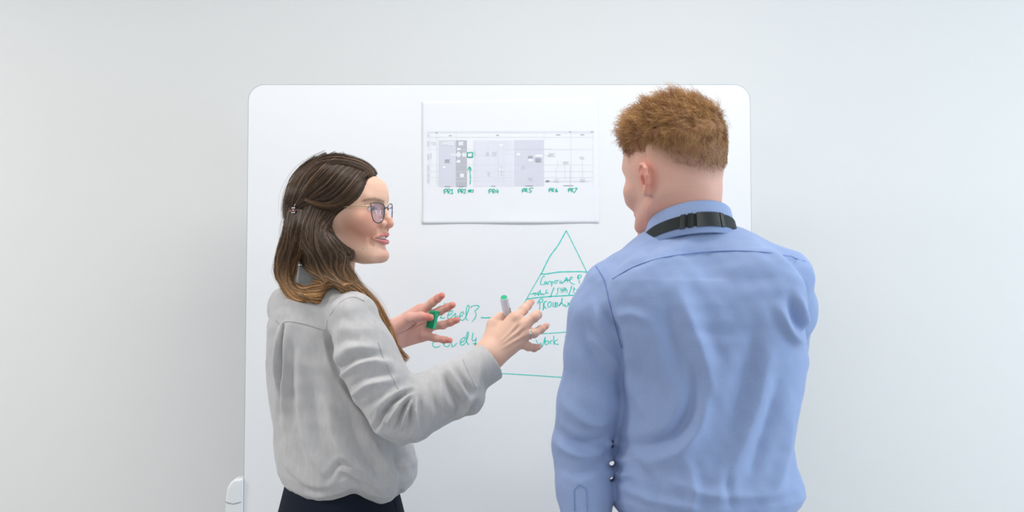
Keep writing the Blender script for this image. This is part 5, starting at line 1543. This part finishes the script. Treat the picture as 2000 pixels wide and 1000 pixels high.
# locks: path, spread px at start / middle / end, number of strands, golden bias
LK = [
 ([(731, 338), (712, 354), (692, 378), (668, 397), (640, 404), (614, 399), (594, 389)], 4, 6, 3, 300, .22, .016),
 ([(722, 328), (700, 348), (678, 375), (650, 397), (620, 398), (594, 392)], 6, 8, 5, 260, .05),
 ([(712, 320), (690, 342), (668, 370), (640, 390), (608, 391), (584, 400)], 6, 9, 5, 300, 0),
 ([(698, 313), (672, 338), (648, 366), (618, 386), (594, 394), (578, 406)], 6, 10, 5, 300, 0),
 ([(680, 308), (652, 330), (628, 356), (602, 380), (578, 402)], 7, 10, 5, 300, 0),
 ([(662, 305), (634, 322), (610, 346), (590, 374), (575, 404)], 7, 10, 5, 300, 0),
 ([(642, 306), (614, 322), (592, 346), (576, 376), (569, 404)], 7, 9, 5, 280, 0),
 ([(622, 311), (597, 330), (577, 356), (566, 386), (562, 415)], 6, 8, 6, 260, 0),
 ([(606, 320), (584, 342), (568, 370), (560, 400), (558, 430)], 5, 6, 5, 200, 0),
 ([(733, 341), (716, 361), (698, 383), (680, 404), (664, 419), (648, 431)], 2, 4, 3, 200, 0),
 ([(724, 346), (704, 368), (686, 394), (664, 414), (645, 428), (636, 442)], 4, 6, 5, 240, 0),
 # hair behind and below the ear
 ([(662, 406), (642, 428), (630, 450), (644, 474), (662, 496), (670, 522), (688, 548), (706, 570)], 4, 7, 5, 280, .1),
 ([(642, 408), (624, 438), (626, 468), (650, 498), (655, 526), (676, 552), (700, 572)], 7, 9, 6, 320, .1),
 ([(626, 406), (612, 440), (614, 476), (632, 506), (640, 534), (662, 556), (690, 568)], 7, 9, 6, 320, .1),
 ([(608, 402), (594, 438), (597, 476), (612, 506), (628, 530), (652, 548)], 7, 9, 6, 300, .1),
 ([(644, 446), (660, 464), (678, 486), (680, 502), (674, 516), (684, 534), (696, 556)], 3, 5, 4, 240, .15),
 ([(634, 452), (652, 474), (672, 494), (668, 514), (676, 538), (694, 562)], 4, 6, 4, 220, .2),
 ([(590, 410), (582, 440), (584, 472), (592, 500), (604, 522)], 6, 8, 6, 220, .05),
 # the turned-under lock at the back
 ([(574, 415), (566, 450), (557, 490), (549, 528), (556, 556), (582, 575), (612, 581)], 5, 8, 5, 320, .35),
 ([(584, 418), (582, 452), (572, 490), (560, 525), (562, 552), (584, 571), (618, 577)], 5, 7, 5, 280, .35),
 ([(566, 402), (558, 442), (551, 488), (543, 526), (549, 558), (572, 578), (600, 584)], 3, 5, 4, 220, .3),
 ([(592, 428), (596, 458), (590, 486), (575, 512), (568, 540), (572, 556)], 3, 5, 3, 200, .75),
 ([(590, 440), (592, 465), (586, 490), (572, 516)], 2, 3, 2, 80, 1.0),
 # sweep across the shoulder
 ([(592, 508), (618, 526), (652, 548), (690, 566), (722, 588), (744, 618)], 4, 6, 4, 260, .25),
 ([(598, 520), (630, 540), (664, 556), (700, 572), (732, 602)], 5, 6, 4, 220, .3),
 ([(590, 574), (612, 582), (640, 578), (662, 564), (676, 553)], 3, 4, 3, 150, .9),
 ([(596, 566), (622, 568), (650, 560), (672, 556), (690, 556)], 4, 5, 3, 160, .7),
 ([(602, 582), (614, 590), (632, 592), (648, 586), (657, 577)], 2, 2.5, 2, 70, .9),
 ([(578, 572), (604, 580), (634, 572), (660, 552)], 3, 4, 3, 120, .8),
 ([(610, 548), (632, 556), (652, 566), (668, 576)], 4, 5, 3, 100, .6),
 ([(576, 556), (596, 562), (622, 556), (640, 548)], 3, 4, 3, 110, .5),
 # long lock in front of the shoulder
 ([(688, 552), (716, 575), (743, 610), (760, 648), (772, 680), (790, 712)], 5, 6, 3, 340, .55),
 ([(692, 556), (722, 582), (747, 620), (763, 656), (776, 684), (796, 706)], 4, 5, 5, 220, .65),
 ([(700, 548), (716, 572), (740, 604), (757, 640), (763, 672)], 2, 4, 3, 60, .5),
 # along the crown
 ([(734, 342), (722, 327), (702, 315), (678, 308), (652, 306), (626, 311), (602, 323), (582, 344)], 3, 4, 4, 200, 0),
 ([(732, 345), (716, 330), (694, 320), (668, 314), (640, 316), (612, 326), (590, 346), (574, 372)], 4, 5, 5, 220, 0),
]
SP, SC, S0, S1 = [], [], [], []
K = 13
tt = np.linspace(0, 1, K)
hr = np.random.default_rng(11)
def add_lock(path, s0, s1, s2, n, gold, layer=.0075, fly=0.0, wavy=0.0):
    g = cr(path, K)
    T = np.gradient(g, axis=0); T /= np.linalg.norm(T, axis=1)[:, None]
    Nn = np.stack([-T[:, 1], T[:, 0]], 1)
    sp = np.interp(tt, [0, .5, 1], [s0, s1, s2])
    a = hr.normal(size=n) * .62
    clump = a + .10 * np.sin(a * 14 + hr.uniform(0, 6)) + .06 * hr.normal(size=n)          # strands gather into locks
    ph = hr.uniform(0, 6.28, n); wv = hr.uniform(.3, 1.0, n)
    off = clump[:, None] * sp[None] * 1.15 + wv[:, None] * np.sin(tt[None] * hr.uniform(5, 11, n)[:, None] + ph[:, None]) * (.5 + fly)
    if wavy:
        pz, fz = hr.uniform(0, 6.28), hr.uniform(9, 13)
        off = off + wavy * np.sin(tt[None] * fz + pz + a[:, None] * .8) * np.clip(tt * 2.5, 0, 1)[None]
    t0 = hr.uniform(-.02, .06, n)
    t1 = np.clip(1 - np.abs(hr.normal(size=n)) * .07, .7, 1.03)
    # vary the run of every strand along the guide
    tq = np.clip(t0[:, None] + (t1 - t0)[:, None] * tt[None], 0, 1) * (K - 1)
    i = np.minimum(tq.astype(int), K - 2); fr_ = tq - i
    pick = lambda A: A[i] * (1 - fr_[..., None]) + A[i + 1] * fr_[..., None]
    gp, nn = pick(g), pick(Nn)
    xy = gp + nn * off[..., None]
    lay = hr.uniform(0, 1, n) * (1 - .5 * np.minimum(np.abs(a), 1.5) / 1.5)
    Yd = depth_at(xy[..., 0], xy[..., 1]) - layer * lay[:, None] * np.sin(np.pi * np.clip(tt, .06, .94))[None] ** .4 - .0006
    k_ = np.array([.25, .5, .25])
    Yd[:, 1:-1] = .25 * Yd[:, :-2] + .5 * Yd[:, 1:-1] + .25 * Yd[:, 2:]
    d = Yd + 3
    W = np.stack([(xy[..., 0] - 1000) * d / FPX, Yd, CAM[2] - (xy[..., 1] - 500) * d / FPX], -1)
    br = (np.exp(hr.normal(size=n) * .42) * (1 + .5 * np.sin(a * 7 + ph[0])) * np.where(hr.random(n) < .10, 2.0, 1.0))[:, None, None]  # strand tone varies at random; lit strands and dark gaps painted in
    gd = np.clip(golden(xy[..., 1]) * .9 + gold * tt[None] ** .8 * .8 + hr.normal(size=n)[:, None] * .10, 0, 1)
    C = (HB[None, None] * (1 - gd[..., None]) + HG[None, None] * gd[..., None]) * br
    SP.append(W); SC.append(C); r_ = hr.uniform(.00013, .00027, n); S0.append(r_); S1.append(r_ * .55)
for li, lk in enumerate(LK): add_lock(*lk[:4], int(lk[4] * 2.1), *lk[5:], wavy=(4.6 if 11 <= li <= 22 else 1.6 if 22 < li < 34 else .6))
for lk in LK:                                                    # loose flyaway hairs
    if hr.random() < .8: add_lock(lk[0], lk[1] * 1.5, lk[2] * 1.45, lk[3] * 1.8, 7, lk[5], .008, 1.6)
for i in range(70):                                              # wisps off the back and the crown
    y0 = hr.uniform(400, 500); x0 = 560 + hr.uniform(-4, 6)
    add_lock([(x0, y0), (x0 - hr.uniform(2, 12), y0 + 40), (x0 - hr.uniform(2, 18), y0 + hr.uniform(60, 95))], 1, 2, 3, 1, .1, .004, 1.5)
for i in range(40):
    t = hr.uniform(0, 1); x0 = 640 + 92 * t; y0 = 303 + 34 * t ** 2
    add_lock([(x0 + 8, y0 + 6), (x0, y0 - hr.uniform(0, 3)), (x0 - hr.uniform(12, 26), y0 - hr.uniform(-4, 3))], .5, 1, 1, 1, .05, .003, 1.0)
add_lock([(652, 452), (668, 458), (682, 456), (688, 466), (690, 474)], .5, 1, 1.5, 6, .3, .002, .6)
V, Q, C = strands(None, np.concatenate(SP), np.concatenate(S0), np.concatenate(S1), np.concatenate(SC))
me = np_mesh('hair_strands', V, Q); set_col(me, C)
o = link('hair_strands', me, M_hair_w, hair_w); o['kind'] = 'stuff'
# hair clip pieces on the hair surface
cY = float(depth_at(np.array([573.0]), np.array([411.0]))[0]) - .009
bmj = mat('clip_red_bead', srgb(160, 60, 56), .3, .5)
for k in range(6):
    a = 2 * math.pi * k / 6
    c = P(573 + 3.8 * math.cos(a), 411 + 5 * math.sin(a), cY)
    bm = bmesh.new(); bmesh.ops.create_icosphere(bm, subdivisions=2, radius=.0017)
    for v in bm.verts: v.co = Vector((v.co.x * 1.2, v.co.y * .7, v.co.z * 1.2)) + Vector(c)
    link('petal', bm_mesh('petal', bm, True), M_silver if k % 3 else bmj, hc)
bm = bmesh.new(); bmesh.ops.create_icosphere(bm, subdivisions=2, radius=.0018)
for v in bm.verts: v.co = v.co + Vector(P(573, 411, cY - .001))
link('centre_stone', bm_mesh('centre_stone', bm, True), M_silver, hc)
tube_obj('prong', [P(574, 404, cY), P(577, 398, cY + .002)], .0006, M_silver, hc, 6)
tube_obj('prong', [P(578, 409, cY), P(590, 414, cY + .004)], .0006, M_silver, hc, 6)
tube_obj('clip_base', [P(566, 412, cY + .004), P(581, 411, cY + .004)], .0014, M_silver, hc, 6)

# ------------------------------------------------------------------ man's hair
def cap_thick(q):
    w = q[:, 2]; d = hair_density(q)
    top = np.interp(w, [-45, 0, 30, 55, 80, 105, 128], [.3, 1.0, 2.6, 5, 10, 16, 19])
    return (top * np.clip(d * 2.2, 0, 1) - 1.2).astype(np.float32)
def m_hair(p):
    q = mloc(p)
    cr_ = ellip(q, (-6, 0, 42), (95, 76, 84))
    th = cap_thick(q)
    f = cr_ - th
    quiff = chain(q, [(38, -18, 103), (46, -2, 105), (36, 12, 103)], [21, 23, 18], 12)
    f = smin(f, smax(quiff, 70 - q[:, 2], 8), 18)
    f = smin(f, ellip(q, (-30, 4, 121), (22, 32, 18)), 14)
    lump = 3.2 * snoise(q, 34, 41) + 1.6 * snoise(q, 15, 42)
    f = f - lump * np.clip((q[:, 2] - 55) / 40, 0, 1)
    f = smax(f, 20 - hair_density(q) * 60 , 4)
    return f * np.float32(.001 * MSC)
V, Q = mesh_sdf(m_hair, MH - np.array((.16, .16, .10)), MH + np.array((.17, .16, .20)), .0026)
N = mesh_normals(V, Q)
hair_m = empty('hair'); hair_m.parent = man; hair_m.location = -man.location
M_hair_m = hair_material('ginger_hair', .5, .3)
GA, GB, GC = np.array(srgb(168, 120, 78)), np.array(srgb(220, 174, 118)), np.array(srgb(122, 90, 64))
q = mloc(V)
hd2 = hair_density(q); hm2 = np.clip(hd2 * 1.5, 0, 1) ** 1.15 * .95
cU = lerp_col(lerp_col(np.tile(SK, (len(V), 1)), HAIRC, hm2), GA * .8, np.clip((hd2 - .6) / .5, 0, 1))
me = np_mesh('hair_mass', V, Q); set_col(me, cU); link('hair_mass', me, M_hair_m, hair_m)
sel = np.nonzero(hair_density(q) > .30)[0]
nS = 26000
wgt = np.where(q[sel, 2] < 75, 1.8, 1.0); pick = hr.choice(sel, nS, p=wgt / wgt.sum())
R0 = V[pick] + hr.normal(size=(nS, 3)) * .0012; Nn = N[pick]; qq = q[pick]
topw = np.clip((qq[:, 2] - 45) / 60, 0, 1)
fwd = MHR[:, 0]; up = MHR[:, 2]
wave = snoise(V[pick], .022, 51)[:, None]; wave2 = snoise(V[pick], .018, 52)[:, None]
flow_top = fwd[None] * 1.0 + up[None] * .35 + MHR[:, 1][None] * (wave * .55) + up[None] * wave2 * .5
flow_side = -up[None] * .75 - fwd[None] * .15 + Nn * .2
flow = flow_top * topw[:, None] + flow_side * (1 - topw)[:, None]
flow -= Nn * ((flow * Nn).sum(1))[:, None] * .7
flow /= np.linalg.norm(flow, axis=1)[:, None] + 1e-9
Ls = (.0055 + .0155 * topw * hr.uniform(.6, 1.25, nS))
K2 = 5; t2 = np.linspace(0, 1, K2)
lift = (.25 + .5 * topw * hr.uniform(.4, 1.3, nS))
paths = R0[:, None] - Nn[:, None] * .0022 + flow[:, None] * (Ls[:, None] * t2[None])[..., None] + Nn[:, None] * (Ls * lift)[:, None, None] * (np.sin(t2 * 2.2))[None, :, None] + (MHR[:, 1][None, None] * (Ls * .18 * hr.normal(size=nS))[:, None, None] + up[None, None] * (Ls * .18 * hr.normal(size=nS))[:, None, None]) * (t2 ** 2)[None, :, None]
mixv = np.clip(.5 + .5 * wave[:, 0] + .3 * hr.normal(size=nS), -.5, 1.3)  # highlights and shadows along the waves are mixed into the strand colour
base = GA[None] * (1 - mixv[:, None]) + GB[None] * mixv[:, None]
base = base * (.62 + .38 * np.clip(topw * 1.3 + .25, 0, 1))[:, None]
hdp = np.clip((hair_density(qq) - .3) / .35, 0, 1)
base = base * hdp[:, None] + (HAIRC * .5 + SK * .5)[None] * (1 - hdp)[:, None]
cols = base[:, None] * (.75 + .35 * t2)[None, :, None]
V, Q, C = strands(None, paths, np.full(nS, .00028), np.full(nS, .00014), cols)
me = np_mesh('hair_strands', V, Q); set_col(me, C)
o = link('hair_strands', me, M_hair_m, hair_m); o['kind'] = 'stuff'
